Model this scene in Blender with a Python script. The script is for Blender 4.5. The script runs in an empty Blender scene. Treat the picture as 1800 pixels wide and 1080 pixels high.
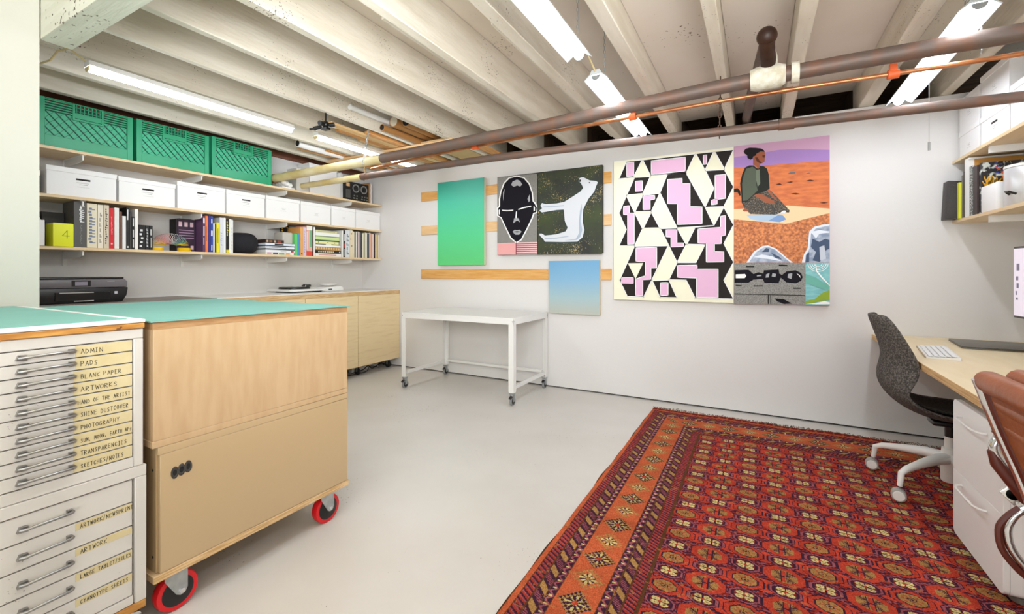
import bpy, bmesh, math, random
import numpy as np
from mathutils import Vector, Matrix
random.seed(7)
PI = math.pi
SC = bpy.context.scene
COL = SC.collection
# ---------------------------------------------------------------- camera, world, light, exposure
cam_d = bpy.data.cameras.new('camera'); cam = bpy.data.objects.new('camera', cam_d); COL.objects.link(cam)
cam.location = (0, 0, 1.15)
cam.rotation_euler = (PI/2, 0, 0.503965)
cam_d.sensor_width = 36; cam_d.lens = 36*779.7/1800
cam_d.shift_y = -(540-479.3)/1800
cam_d.clip_start = 0.02
SC.camera = cam
w = bpy.data.worlds.new('world'); SC.world = w; w.use_nodes = True
w.node_tree.nodes['Background'].inputs[0].default_value = (0.95, 0.985, 1.0, 1)
w.node_tree.nodes['Background'].inputs[1].default_value = 0.36
SC.view_settings.view_transform = 'Standard'; SC.view_settings.look = 'None'
SC.view_settings.gamma = 1; SC.view_settings.use_curve_mapping = False
SC.view_settings.exposure = 0.46
def area(name, loc, rot, sx, sy, power, col=(0.95, 0.985, 1.0)):
    d = bpy.data.lights.new(name, 'AREA'); d.shape = 'RECTANGLE'; d.size = sx; d.size_y = sy; d.energy = power; d.color = col
    o = bpy.data.objects.new(name, d); COL.objects.link(o); o.location = loc; o.rotation_euler = rot
    return o
# unseen area lights added to fill the walls, ceiling and shelves
area('fill_light_top', (-0.1, -1.4, 2.25), (math.radians(38), 0, 0), 2.4, 1.6, 7)  # added fill from above, behind the camera
area('fill_light_low', (0.3, -2.0, 0.6), (math.radians(158), 0, 0.15), 2.4, 1.6, 62)  # added fill aimed upward to brighten the ceiling
fl_ = area('fill_light_forward', (0.2, -0.5, 1.75), (math.radians(109), 0, 0.54), 1.5, .9, 44); fl_.data.spread = math.radians(110)  # added fill with a limited spread, thrown forward and left
area('fill_light_near', (-1.35, 0.92, 2.16), (math.radians(52), 0, math.radians(58)), .9, .3, 9)  # added fill for the left shelves, hung above the view
TUBE = 28.0

# ---------------------------------------------------------------- helpers
def lin(c):
    if isinstance(c, str):
        c = tuple(int(c[i:i+2], 16) for i in (0, 2, 4))
    return tuple(((v/255)/12.92 if v/255 <= .04045 else ((v/255+.055)/1.055)**2.4) for v in c)
MATS = {}
def mat(name, c, rough=.6, metal=0, noise=0, nscale=20, c2=None, bump=0, stretch=None, emit=0, spec=.5, detail=4, ramp=(.35, .65), bscale=None):
    if name in MATS: return MATS[name]
    m = bpy.data.materials.new(name); m.use_nodes = True; nt = m.node_tree; b = nt.nodes['Principled BSDF']
    c = lin(c); b.inputs['Base Color'].default_value = (*c, 1)
    b.inputs['Roughness'].default_value = rough; b.inputs['Metallic'].default_value = metal
    b.inputs['Specular IOR Level'].default_value = spec
    tc = None
    def coords(st):
        nonlocal tc
        if tc is None: tc = nt.nodes.new('ShaderNodeTexCoord')
        if st:
            mp = nt.nodes.new('ShaderNodeMapping'); mp.inputs['Scale'].default_value = st
            nt.links.new(tc.outputs['Object'], mp.inputs[0]); return mp.outputs[0]
        return tc.outputs['Object']
    if c2 is not None:
        n = nt.nodes.new('ShaderNodeTexNoise'); n.inputs['Scale'].default_value = nscale; n.inputs['Detail'].default_value = detail
        nt.links.new(coords(stretch), n.inputs['Vector'])
        r = nt.nodes.new('ShaderNodeValToRGB'); r.color_ramp.elements[0].position = ramp[0]; r.color_ramp.elements[1].position = ramp[1]
        r.color_ramp.elements[0].color = (*c, 1); r.color_ramp.elements[1].color = (*lin(c2), 1)
        nt.links.new(n.outputs[0], r.inputs[0]); nt.links.new(r.outputs[0], b.inputs['Base Color'])
    if bump:
        n2 = nt.nodes.new('ShaderNodeTexNoise'); n2.inputs['Scale'].default_value = bscale or nscale*3; n2.inputs['Detail'].default_value = 3
        nt.links.new(coords(stretch), n2.inputs['Vector'])
        bp = nt.nodes.new('ShaderNodeBump'); bp.inputs['Strength'].default_value = bump; bp.inputs['Distance'].default_value = .01
        nt.links.new(n2.outputs[0], bp.inputs['Height']); nt.links.new(bp.outputs[0], b.inputs['Normal'])
    if emit:
        b.inputs['Emission Color'].default_value = (*c, 1); b.inputs['Emission Strength'].default_value = emit
    MATS[name] = m; return m
def specks(m, scale, thr, col, cluster=2.0):
    """small dark chips scattered in clusters over a painted surface"""
    nt = m.node_tree; b = nt.nodes['Principled BSDF']; L = nt.links
    tc = nt.nodes.new('ShaderNodeTexCoord')
    v = nt.nodes.new('ShaderNodeTexNoise'); v.inputs['Scale'].default_value = scale; v.inputs['Detail'].default_value = 2
    c = nt.nodes.new('ShaderNodeTexNoise'); c.inputs['Scale'].default_value = cluster; c.inputs['Detail'].default_value = 2
    L.new(tc.outputs['Object'], v.inputs['Vector']); L.new(tc.outputs['Object'], c.inputs['Vector'])
    a = nt.nodes.new('ShaderNodeMath'); a.operation = 'ADD'; L.new(v.outputs[0], a.inputs[0])
    s = nt.nodes.new('ShaderNodeMath'); s.operation = 'MULTIPLY'; s.inputs[1].default_value = .6; L.new(c.outputs[0], s.inputs[0]); L.new(s.outputs[0], a.inputs[1])
    g = nt.nodes.new('ShaderNodeMapRange'); g.inputs[1].default_value = thr; g.inputs[2].default_value = thr+.03; L.new(a.outputs[0], g.inputs[0])
    mx = nt.nodes.new('ShaderNodeMix'); mx.data_type = 'RGBA'; L.new(g.outputs[0], mx.inputs[0])
    old = b.inputs['Base Color']
    if old.is_linked: L.new(old.links[0].from_socket, mx.inputs[6])
    else: mx.inputs[6].default_value = old.default_value
    mx.inputs[7].default_value = (*lin(col), 1); L.new(mx.outputs[2], old)
    return m

class G:
    """mesh gatherer: boxes, tubes, prisms, lathes in world (or local) coordinates"""
    def __init__(s): s.v = []; s.f = []; s.m = []; s.k = 0
    def mi(s, k): s.k = k; return s
    def add(s, vs, fs):
        o = len(s.v); s.v += [tuple(p) for p in vs]; s.f += [tuple(i+o for i in f) for f in fs]; s.m += [s.k]*len(fs); return s
    def box(s, x0, x1, y0, y1, z0, z1):
        if x0 > x1: x0, x1 = x1, x0
        if y0 > y1: y0, y1 = y1, y0
        if z0 > z1: z0, z1 = z1, z0
        return s.add([(x0,y0,z0),(x1,y0,z0),(x1,y1,z0),(x0,y1,z0),(x0,y0,z1),(x1,y0,z1),(x1,y1,z1),(x0,y1,z1)],
                     [(0,3,2,1),(4,5,6,7),(0,1,5,4),(1,2,6,5),(2,3,7,6),(3,0,4,7)])
    def cube(s, c, d): return s.box(c[0]-d[0]/2, c[0]+d[0]/2, c[1]-d[1]/2, c[1]+d[1]/2, c[2]-d[2]/2, c[2]+d[2]/2)
    def prism(s, poly, ax, a0, a1):
        """poly = 2-D outline in the plane normal to axis ax (x:(y,z) y:(x,z) z:(x,y)), extruded a0..a1"""
        def P(p, a): return {'x': (a, p[0], p[1]), 'y': (p[0], a, p[1]), 'z': (p[0], p[1], a)}[ax]
        n = len(poly)
        area_ = sum(poly[i][0]*poly[(i+1) % n][1]-poly[(i+1) % n][0]*poly[i][1] for i in range(n))
        q = list(poly) if area_ > 0 else list(poly)[::-1]
        if a0 > a1: a0, a1 = a1, a0
        vs = [P(p, a0) for p in q]+[P(p, a1) for p in q]
        fs = [tuple(range(n))[::-1], tuple(range(n, 2*n))]+[(i, (i+1) % n, n+(i+1) % n, n+i) for i in range(n)]
        if ax == 'y': fs = [f[::-1] for f in fs]
        return s.add(vs, fs)
    def tube(s, pts, r, n=10, closed=False, caps=True):
        pts = [Vector(p) for p in pts]; N = len(pts); rs = r if isinstance(r, (list, tuple)) else [r]*N
        vs = []; up = None
        for i, p in enumerate(pts):
            if closed: t = pts[(i+1) % N]-pts[i-1]
            else: t = (pts[min(i+1, N-1)]-pts[max(i-1, 0)])
            t.normalize()
            if up is None: up = Vector((0, 0, 1)) if abs(t.z) < .9 else Vector((1, 0, 0))
            a = t.cross(up)
            if a.length < 1e-4: a = t.orthogonal()
            a.normalize(); b = a.cross(t); b.normalize(); up = b
            for k in range(n):
                an = 2*PI*k/n; vs.append(p+(a*math.cos(an)+b*math.sin(an))*rs[i])
        fs = []
        for i in range(N if closed else N-1):
            j = (i+1) % N
            for k in range(n): fs.append((i*n+k, i*n+(k+1) % n, j*n+(k+1) % n, j*n+k))
        if caps and not closed: fs += [tuple(range(n))[::-1], tuple(range((N-1)*n, N*n))]
        return s.add(vs, [f[::-1] for f in fs])
    def cyl(s, p0, p1, r, n=20, r1=None): return s.tube([p0, p1], [r, r if r1 is None else r1], n)
    def lathe(s, prof, c=(0, 0, 0), ax='z', n=24):
        """prof = [(radius, height)...]"""
        vs = []
        for (r, h) in prof:
            for k in range(n):
                a = 2*PI*k/n; x, y = r*math.cos(a), r*math.sin(a)
                p = {'z': (x, y, h), 'y': (y, h, x), 'x': (h, x, y)}[ax]
                vs.append((c[0]+p[0], c[1]+p[1], c[2]+p[2]))
        m = len(prof)
        fs = [(i*n+k, i*n+(k+1) % n, (i+1)*n+(k+1) % n, (i+1)*n+k) for i in range(m-1) for k in range(n)]
        fs += [tuple(range(n))[::-1], tuple(range((m-1)*n, m*n))]
        return s.add(vs, fs)
    def torus(s, c, R, r, ax='z', n=20, m=8):
        pts = []
        for i in range(n):
            a = 2*PI*i/n; x, y = R*math.cos(a), R*math.sin(a)
            p = {'z': (x, y, 0), 'y': (x, 0, y), 'x': (0, x, y)}[ax]
            pts.append((c[0]+p[0], c[1]+p[1], c[2]+p[2]))
        return s.tube(pts, r, m, closed=True)
    def flat(s, poly, ax, a, sgn=1):
        """single polygon in plane ax=a, facing sgn"""
        def P(p): return {'x': (a, p[0], p[1]), 'y': (p[0], a, p[1]), 'z': (p[0], p[1], a)}[ax]
        n = len(poly); A = sum(poly[i][0]*poly[(i+1) % n][1]-poly[(i+1) % n][0]*poly[i][1] for i in range(n))
        pos = A > 0
        if ax == 'y': pos = not pos
        q = list(poly) if pos == (sgn > 0) else list(poly)[::-1]
        return s.add([P(p) for p in q], [tuple(range(n))])
    def sphere(s, c, r, n=16, m=10, sc=(1, 1, 1)):
        vs = [(c[0], c[1], c[2]+r*sc[2])]
        for i in range(1, m):
            t = PI*i/m
            for k in range(n):
                a = 2*PI*k/n; vs.append((c[0]+r*sc[0]*math.sin(t)*math.cos(a), c[1]+r*sc[1]*math.sin(t)*math.sin(a), c[2]+r*sc[2]*math.cos(t)))
        vs.append((c[0], c[1], c[2]-r*sc[2])); fs = []
        for k in range(n): fs.append((0, 1+k, 1+(k+1) % n))
        for i in range(m-2):
            for k in range(n): fs.append((1+i*n+k, 1+(i+1)*n+k, 1+(i+1)*n+(k+1) % n, 1+i*n+(k+1) % n))
        L = len(vs)-1; b = 1+(m-2)*n
        for k in range(n): fs.append((b+k, L, b+(k+1) % n))
        return s.add(vs, fs)
    def rot(s, M):
        s.v = [tuple(M @ Vector(p)) for p in s.v]; return s

ABS = {}
def abs_loc(o):
    p = Vector((0, 0, 0))
    while o is not None: p = p+o.location; o = o.parent
    return p
def build(name, g, mats, parent=None, world=True, bevel=0, smooth=None, segs=2, subsurf=0, solid=0):
    me = bpy.data.meshes.new(name)
    off = abs_loc(parent) if (parent is not None and world) else Vector((0, 0, 0))
    org = None
    me.from_pydata([tuple(Vector(p)-off) for p in g.v], [], g.f)
    if not isinstance(mats, (list, tuple)): mats = [mats]
    for m in mats: me.materials.append(m)
    me.polygons.foreach_set('material_index', g.m)
    me.update()
    if bevel:
        bm = bmesh.new(); bm.from_mesh(me)
        ed = [e for e in bm.edges if len(e.link_faces) == 2 and e.calc_face_angle(0) > .5]
        bmesh.ops.bevel(bm, geom=ed, offset=bevel, segments=segs, profile=.5, affect='EDGES', clamp_overlap=True)
        bm.to_mesh(me); bm.free()
    if smooth is None: smooth = bool(bevel)
    if smooth:
        me.polygons.foreach_set('use_smooth', [True]*len(me.polygons)); me.set_sharp_from_angle(angle=math.radians(38 if smooth is True else smooth))
    o = bpy.data.objects.new(name, me); COL.objects.link(o)
    if parent is not None: o.parent = parent
    if solid:
        md = o.modifiers.new('solid', 'SOLIDIFY'); md.thickness = solid; md.offset = 0
    if subsurf:
        md = o.modifiers.new('sub', 'SUBSURF'); md.levels = subsurf; md.render_levels = subsurf
    return o
def tag(o, label=None, cat=None, group=None, kind=None):
    if label: o['label'] = label
    if cat: o['category'] = cat
    if group: o['group'] = group
    if kind: o['kind'] = kind
    return o
def thing(name, label, cat, loc=(0, 0, 0), rz=0, group=None):
    o = bpy.data.objects.new(name, None); COL.objects.link(o); o.empty_display_size = .05
    o.location = loc; o.rotation_euler = (0, 0, rz); return tag(o, label, cat, group)
def struct(name, g, m, parent=None, **k):
    o = build(name, g, m, parent, **k)
    if parent is None: o['kind'] = 'structure'
    return o
def kids(o): return [c for c in COL.objects if c.parent == o]
KID = {}
def index_kids():
    KID.clear()
    for c in COL.objects:
        if c.parent is not None: KID.setdefault(c.parent.name, []).append(c)
def copy_tree(o, loc=None, rz=None, label=None, parent=None):
    c = o.copy(); COL.objects.link(c)
    if parent is not None: c.parent = parent
    if loc is not None: c.location = loc
    if rz is not None: c.rotation_euler = (0, 0, rz)
    if label: c['label'] = label
    for ch in KID.get(o.name, []): copy_tree(ch, parent=c)
    return c
def at_base(o, p):
    """move a single-mesh thing's origin to p without moving the mesh"""
    v = Vector(p); o.data.transform(Matrix.Translation(-v)); o.location = v; return o

# hand-lettered marker capitals as strokes in a 0..1 cell
STK = {'A':[[0,0,.45,1,.9,0],[.2,.4,.75,.38]],'B':[[0,0,0,1,.6,.95,.65,.6,0,.52,.75,.4,.7,.03,0,0]],'C':[[.85,.8,.5,1,.05,.7,.05,.25,.45,0,.85,.15]],
'D':[[0,0,0,1,.55,.85,.8,.5,.5,.08,0,0]],'E':[[.75,1,0,1,0,0,.75,.02],[0,.5,.6,.52]],'F':[[.8,1,0,1,0,0],[0,.5,.6,.52]],'G':[[.85,.85,.45,1,.05,.6,.1,.15,.5,0,.85,.15,.85,.45,.5,.45]],
'H':[[0,1,0,0],[.8,1,.8,0],[0,.5,.8,.5]],'I':[[.4,1,.4,0],[.2,1,.6,1],[.2,0,.6,0]],'K':[[0,1,0,0],[.8,1,0,.45,.8,0]],'L':[[0,1,0,0,.75,0]],'M':[[0,0,.1,1,.5,.35,.85,1,1,0]],
'N':[[0,0,0,1,.8,0,.8,1]],'O':[[.45,1,.05,.7,.05,.25,.45,0,.85,.25,.85,.7,.45,1]],'P':[[0,0,0,1,.65,.95,.75,.7,.6,.5,0,.45]],'R':[[0,0,0,1,.65,.95,.7,.65,0,.5,.8,0]],
'S':[[.8,.85,.4,1,.05,.75,.7,.35,.65,.08,.05,.08]],'T':[[0,1,.9,1],[.45,1,.45,0]],'U':[[0,1,.05,.15,.4,0,.75,.15,.8,1]],'V':[[0,1,.42,0,.85,1]],'W':[[0,1,.25,0,.5,.7,.75,0,1,1]],
'X':[[0,0,.85,1],[0,1,.85,0]],'Y':[[0,1,.42,.5],[.85,1,.42,.5,.4,0]],'Z':[[0,1,.85,1,0,0,.85,0]],'/':[[0,-.15,.6,1.15]],',':[[.2,.1,.1,-.2]],'s':[[.7,.55,.35,.65,.1,.45,.6,.25,.5,0,.05,.05]],
'4':[[.6,0,.6,1,0,.3,.9,.3]],'.':[[.2,.05,.3,.05]],'-':[[.1,.5,.7,.5]]}
def letters(text, u0, v0, size, put, wd=.0011, wide=.62, gap=.3, jit=.08, seed=1, g=None):
    """ribbons for each stroke; put(u, v) gives the 3-D point"""
    g = g or G(); rnd = random.Random(seed); u = u0
    for ch in text:
        if ch == ' ': u += size*.55; continue
        for st in STK.get(ch, []):
            dx, dy = rnd.uniform(-jit, jit)*.5, rnd.uniform(-jit, jit)
            P = [(u+(st[i]+dx)*size*wide, v0+(st[i+1]+dy)*size) for i in range(0, len(st), 2)]
            for a, b in zip(P, P[1:]):
                d = Vector((b[0]-a[0], b[1]-a[1])); L = d.length or 1; nx, ny = -d.y/L*wd/2, d.x/L*wd/2; ex, ey = d.x/L*wd*.4, d.y/L*wd*.4
                q = [(a[0]-ex+nx, a[1]-ey+ny), (a[0]-ex-nx, a[1]-ey-ny), (b[0]+ex-nx, b[1]+ey-ny), (b[0]+ex+nx, b[1]+ey+ny)]
                g.add([put(*p) for p in q], [(0, 1, 2, 3)])
        u += size*(wide+gap*.6)
    return g

# ---------------------------------------------------------------- materials
wall_m = mat('wall_paint', 'DFDCD9', .75, bump=.08, bscale=60)
floor_m = mat('painted_concrete', 'D6D1CB', .38, c2='CCC6BE', nscale=1.3, bump=.05, bscale=25, spec=.4)
specks(floor_m, 90, 1.055, '807668', 2.2)
joist_m = mat('whitewashed_joist', 'E4DCCD', .8, c2='D8CEBC', nscale=3, stretch=(6, 1, 6), bump=.25, bscale=12)
specks(joist_m, 95, 1.035, '6b5543', 2.6)
deck_m = mat('painted_deck', 'E0D6C6', .8, c2='D8CCBA', nscale=2)
specks(deck_m, 90, 1.06, '6b5543', 2.4)
brown_deck = mat('bare_old_deck', '6a4e33', .8, c2='43301f', nscale=6, stretch=(1, 6, 1))
dark_m = mat('cavity_shade', '1a120c', .9)  # near-black that stands for shade in gaps and hollows
ply_edge = mat('plywood_edge', 'DDBB8C', .6, c2='C29A66', nscale=9, stretch=(1, 1, 26), ramp=(.45, .55))
ply = mat('plywood_face', 'E2C8A0', .5, c2='DDBE93', nscale=4, stretch=(8, 1, 1))
shelf_ply = mat('shelf_plywood', 'E8CFA8', .5, c2='E0C296', nscale=4, stretch=(6, 1, 6))
plycart = mat('cart_plywood', 'C4A680', .5, c2='BC9C75', nscale=5, stretch=(1, 7, 1.2))
pine = mat('pine_board', 'E3B06C', .5, c2='D69B50', nscale=5, stretch=(1, 6, 12))
pine2 = mat('pale_pine_board', 'E9C596', .5, c2='DFB47E', nscale=5, stretch=(1, 6, 12))
counter_ply = mat('spruce_cabinet_ply', 'EBD3A6', .5, c2='DBBE8E', nscale=3, stretch=(1, 1.2, 12), ramp=(.5, .8))
white = mat('white_paint', 'ECEAE6', .4); white_card = mat('white_cardboard', 'F0EEEC', .7)
white_metal = mat('white_powder_coat', 'E8E6E2', .35); black = mat('black_plastic', '141213', .35)
black_matte = mat('black_matte', '1a1816', .8); chrome = mat('chrome', 'D8D8DA', .12, metal=1)
steel = mat('zinc_steel', 'B9BEC0', .35, metal=.8, c2='A4A9AB', nscale=30); teal = mat('teal_cutting_mat', '74AEA3', .6, c2='6EA89C', nscale=3)
iron = mat('rusty_iron', '665850', .55, c2='7a5644', nscale=14, bump=.2, metal=.3, ramp=(.4, .75))
ivory = mat('ivory_paint', 'DCCFA6', .5, c2='C6AE72', nscale=4)
copper = mat('copper', 'C8875A', .35, metal=.6, c2='A96A42', nscale=12)
def flatm(n, c, r=.6): return mat(n, c, r)
# ---------------------------------------------------------------- the room
YW, XL, XR = 4.09, -4.466, 1.53
ZJ, ZD = 2.365, 2.63
struct('floor', G().box(-5.2, 2.0, -3.0, 4.35, -.1, 0), floor_m)
struct('wall_back', G().box(XL-.2, XR+.3, YW, YW+.12, .014, ZJ-.003), wall_m)
g = G().box(XL-.2, XR+.3, YW+.03, YW+.12, .0, .014)
struct('base_gap_shade', g, dark_m)  # dark strip paints the shade in the gap below the wall
g = G()
g.box(XL-.15, XL, .6, YW, 0, ZD)
struct('wall_left', g, wall_m)
g = G().box(XR, XR+.15, -3, YW, 0, ZD)
struct('wall_right', g, wall_m)
struct('wall_partition', G().box(-2.95, -2.83, -3.0, .722, 0, ZD), mat('partition_paint', 'C2C0B5', .7, bump=.05, bscale=50))
# dark strip of bare framing at the top of the shelf wall
struct('trim_1', G().box(XL+.001, XL+.03, .75, YW-.001, 2.372, ZD-.002), mat('brown_ledger', '87553f', .7, c2='74452f', nscale=6))
# ceiling: deck, joists, beam, hollow above the back wall
ceil = struct('ceiling', G().box(XL-.3, XR+.3, -3.0, 4.32, ZD, ZD+.04), deck_m)
build('rear_deck', G().box(XL-.3, XR+.3, 4.32, 5.2, ZD-.002, ZD+.04), brown_deck, ceil)
build('rear_cavity', G().box(XL-.3, XR+.3, 5.15, 5.25, ZJ-.4, ZD).box(XL-.3, XR+.3, YW+.12, 5.2, ZJ-.45, ZJ-.4), dark_m, ceil)  # near-black sheets paint the unlit hollow beyond the wall
JO = [(-4.165, -4.105), (-3.70, -3.65), (-3.345, -3.30), (-2.885, -2.84), (-2.485, -2.435), (-2.035, -1.98), (-1.56, -1.50), (-1.13, -1.06), (-.675, -.60), (-.222, -.16), (.172, .244), (.655, .745), (1.10, 1.165)]
for i, (a, b) in enumerate(JO):
    w_ = (b-a)*.5
    g = G().box(a, b, .835, 4.30, ZJ, ZD-.001)
    build('joist', g, joist_m, ceil, bevel=.004, segs=1)
    build('joist_tail', G().box(a, b, 4.30, 5.14, ZJ, ZD-.001), brown_deck, ceil)
# drywall panels and batten strips between the joists on the right
pan = mat('painted_panel', 'DDD3C7', .8, c2='D8CDC0', nscale=2); specks(pan, 50, 1.07, '6b5543', 1.6)
for (a, b, z, y1) in [(-.598, -.224, 2.52, 4.28), (-.158, .170, 2.52, 4.28), (.246, .653, 2.56, 4.28), (-1.058, -.677, 2.60, 4.28)]:
    build('panel', G().box(a, b, .84, 2.12, z, z+.012), pan, ceil)
    build('panel', G().box(a, b, 2.124, y1, z, z+.012), pan, ceil)
for (x, y0, y1, w_) in [(-2.05, 1.2, 4.05, .012), (-1.60, 1.6, 4.05, .03), (-1.16, 1.9, 4.0, .018)]:
    build('batten', G().box(x-w_/2, x+w_/2, y0, y1, ZJ+.03, ZD-.002), joist_m, ceil)
beam_m = mat('painted_beam', 'D3D3C4', .75, c2='CAC9B8', nscale=3, stretch=(1, 8, 8), bump=.2, bscale=10); specks(beam_m, 45, 1.06, '5f5548', 1.8)
build('beam', G().box(-2.83, 1.52, .725, .832, 2.20, ZD-.001), beam_m, ceil, bevel=.004, segs=1)
# stuff stored above the joists at the far left: cross planks and lengths of board
build('cross_plank', G().box(-4.10, -2.40, 3.24, 3.33, ZJ-.022, ZJ-.002), pine2, ceil)
build('cross_plank', G().box(-3.30, -2.03, 3.93, 4.02, ZJ-.022, ZJ-.002), pine2, ceil)
rr = random.Random(3)
lum = mat('bare_lumber', 'DFA768', .6, c2='C98A49', nscale=5, stretch=(9, 1, 9)); lum2 = mat('pale_lumber', 'E9C999', .6, c2='DDB57F', nscale=5, stretch=(9, 1, 9))
k = 0
def board(x0, x1, y0, y1, z0, z1, m, lab):
    o = build('board', G().box(x0, x1, y0, y1, z0, z1), m, bevel=.002, segs=1); at_base(o, (x0, y0, z0))
    return tag(o, lab, 'board', 'boards stored between the ceiling joists')
ZB = ZJ+.004
board(-3.19, -3.13, 2.62, 4.0, ZB, ZB+.02, lum, 'orange bare board, nearest the long lamp, stored between ceiling joists')
board(-3.12, -3.04, 2.46, 4.0, ZB, ZB+.018, lum2, 'pale bare board whose end shows beside the black hanging clamp')
board(-3.03, -2.97, 2.80, 4.0, ZB, ZB+.03, lum, 'orange bare board with short block on its end, between ceiling joists')
board(-3.29, -3.21, 2.95, 3.98, ZB+.02, ZB+.04, lum2, 'pale bare board tight against the joist over the lamp')
board(-2.96, -2.90, 2.46, 3.9, ZB+.03, ZB+.05, lum2, 'upper pale board partly over the orange ones in the ceiling bay')
board(-3.95, -3.885, 2.78, 4.05, ZB, ZB+.02, lum, 'orange board over the shelf, left of the short white tube')
board(-3.80, -3.74, 3.00, 4.02, ZB, ZB+.02, lum, 'orange board over the shelf, right of the short white tube')
board(-4.05, -3.96, 2.9, 3.9, ZB+.02, ZB+.035, lum2, 'pale board highest above the speaker shelf between joists')
board(-2.78, -2.50, 3.25, 4.02, ZB, ZB+.012, mat('kraft_card', 'CDAE7E', .7, c2='C4A373', nscale=3), 'flat kraft cardboard sheet lying beyond the rolled tubes')
board(-2.40, -2.30, 3.45, 4.03, ZB, ZB+.02, lum, 'short orange board right of the kraft sheet above the joists')
board(-3.62, -3.55, 3.35, 4.03, ZB, ZB+.02, lum2, 'pale board crossing beyond the far strip lamp above the shelf')
board(-3.50, -3.42, 3.35, 4.03, ZB, ZB+.02, lum, 'orange board beside the far strip lamp above the shelf')
def roll(x, y0, y1, z, r, m, lab, inner=dark_m):
    o = build('cardboard_tube', G().cyl((x, y0, z), (x, y1, z), r, 18).mi(1).cyl((x, y0-.001, z), (x, y0+.002, z), r*.82, 18), [m, inner], smooth=True)
    at_base(o, (x, y0, z-r)); return tag(o, lab, 'tube', 'tubes stored between the ceiling joists')
card = mat('brown_tube_card', 'A9763F', .7)
roll(-2.745, 2.86, 3.6, 2.455, .05, card, 'fat brown cardboard tube with white end cap above the joists', mat('tube_cap', 'D8CDB8', .6))
roll(-2.64, 2.90, 3.6, 2.45, .046, card, 'fat brown cardboard tube with open dark end above the joists')
roll(-2.80, 2.78, 3.5, 2.39, .028, card, 'thin brown cardboard tube with open end, lowest of the rolls')
roll(-2.78, 2.72, 3.2, 2.53, .024, white_card, 'thin white paper roll above the brown tubes', white_card)
roll(-2.815, 2.45, 3.0, 2.46, .022, white_card, 'white rolled paper tube sticking out nearest the joist', white_card)
roll(-3.84, 2.72, 3.55, 2.385, .035, white_card, 'short white tube with black open end above the shelf')

# ---------------------------------------------------------------- fluorescent strip lamps
glow = mat('lamp_tube_glow', 'EDF5FF', .4, emit=TUBE)
def make_lamp(wing):
    t = thing('strip_lamp', 'x', 'lamp')
    L = 1.215
    if wing:
        g = G()
        g.prism([(-.022, .035), (.022, .035), (.034, .012), (.068, -.018), (.066, -.021), (.030, .006), (-.030, .006), (-.066, -.021), (-.068, -.018), (-.034, .012)], 'y', 0, L)
        build('reflector', g, mat('reflector_enamel', 'A9ACAC', .45), t, world=False)
    else:
        build('reflector', G().prism([(-.04, .0), (.04, .0), (.028, .03), (-.028, .03)], 'y', 0, L), white_metal, t, world=False)
    pr = [(.024*math.cos(a), -.002-.026*math.sin(a)) for a in [PI*i/8 for i in range(9)]]
    if wing: pr = [(x, z+.004) for x, z in pr]
    build('tube', G().prism(pr[::-1], 'y', .006, L-.006), glow, t, world=False, smooth=True)
    for y in (0, L-.006):
        build('end_cap', G().prism([(x*1.1, z*1.05) for x, z in pr][::-1], 'y', y, y+.005), steel if wing else ivory, t, world=False)
    return t
la = make_lamp(False); lb = make_lamp(True); index_kids()
tag(la, 'long bright strip lamp over the green crates', group='ceiling strip lamps'); la.location = (-3.19, .995, 2.272)
copy_tree(la, (-3.165, 2.405, 2.272), label='strip lamp farther along the same bay, over the speaker shelf')
tag(lb, 'winged strip lamp cut off by the top edge of the photo', group='ceiling strip lamps'); lb.location = (-.80, .955, 2.268)
copy_tree(lb, (-.80, 2.432, 2.268), label='winged strip lamp crossed by the rusty pipes above the paintings')
copy_tree(lb, (.81, 2.545, 2.268), label='winged strip lamp above the desk at the right end of the pipes')
# unseen lamp added to the same row to light the desk side
copy_tree(lb, (.81, 1.05, 2.268), label='winged strip lamp added above the desk, out of frame')
def chain(name, p0, p1, R, r, m, parent=None, lab=None):
    p0 = Vector(p0); p1 = Vector(p1); d = p1-p0; n = max(2, int(d.length/(R*2.2))); g = G()
    for i in range(n):
        c = p0+d*((i+.5)/n); pts = []
        for j in range(8):
            a = 2*PI*j/8; x, z = R*.55*math.cos(a), R*1.35*math.sin(a)
            pts.append((c.x+(x if i % 2 else 0), c.y+(0 if i % 2 else x), c.z+z))
        g.tube(pts, r, 5, closed=True)
    o = build(name, g, m, parent)
    if lab: at_base(o, tuple(p1)); tag(o, lab, 'chain')
    return o
for (x, y, zt, lab) in [(-.765, 2.05, 2.59, 'thin grey chain holding the end of the nearest winged lamp'), (-.775, 2.52, 2.59, 'thin grey chain holding the lamp above the striped painting'),
                     (.80, 2.66, 2.55, 'thin pale chain beside the lamp over the desk')]:
    chain('lamp_chain', (x, y, zt), (x, y, 2.318), .009, .0016, steel, lab=lab)
chain('lamp_chain', (.88, 2.75, 2.40), (.88, 2.75, 2.13), .008, .0016, steel, lab='loose pale chain end hanging past the right pipe')
chain('lamp_chain', (-2.33, .70, 2.62), (-2.33, .70, 2.285), .012, .002, steel, lab='short chain hanging over the painted beam at the top left')
o = build('pull_cord', G().cyl((.84, 3.28, 2.24), (.84, 3.28, 1.875), .0012, 6).cyl((.84, 3.28, 1.875), (.84, 3.28, 1.83), .006, 10), mat('cord_grey', '9b9a96', .6))
at_base(o, (.84, 3.28, 1.83)); tag(o, 'thin pull cord with grey weight hanging before the white wall', 'pull cord')
g = G().tube([(-3.19, .99, 2.30), (-3.21, .93, 2.345), (-3.26, .90, 2.33), (-3.29, .88, 2.28), (-3.36, .86, 2.27), (-3.42, .85, 2.29)], .005, 8)
o = build('power_cable', g, ivory, smooth=True); at_base(o, (-3.19, .99, 2.3)); tag(o, 'cream cable looping from the end of the long strip lamp', 'cable')
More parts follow.
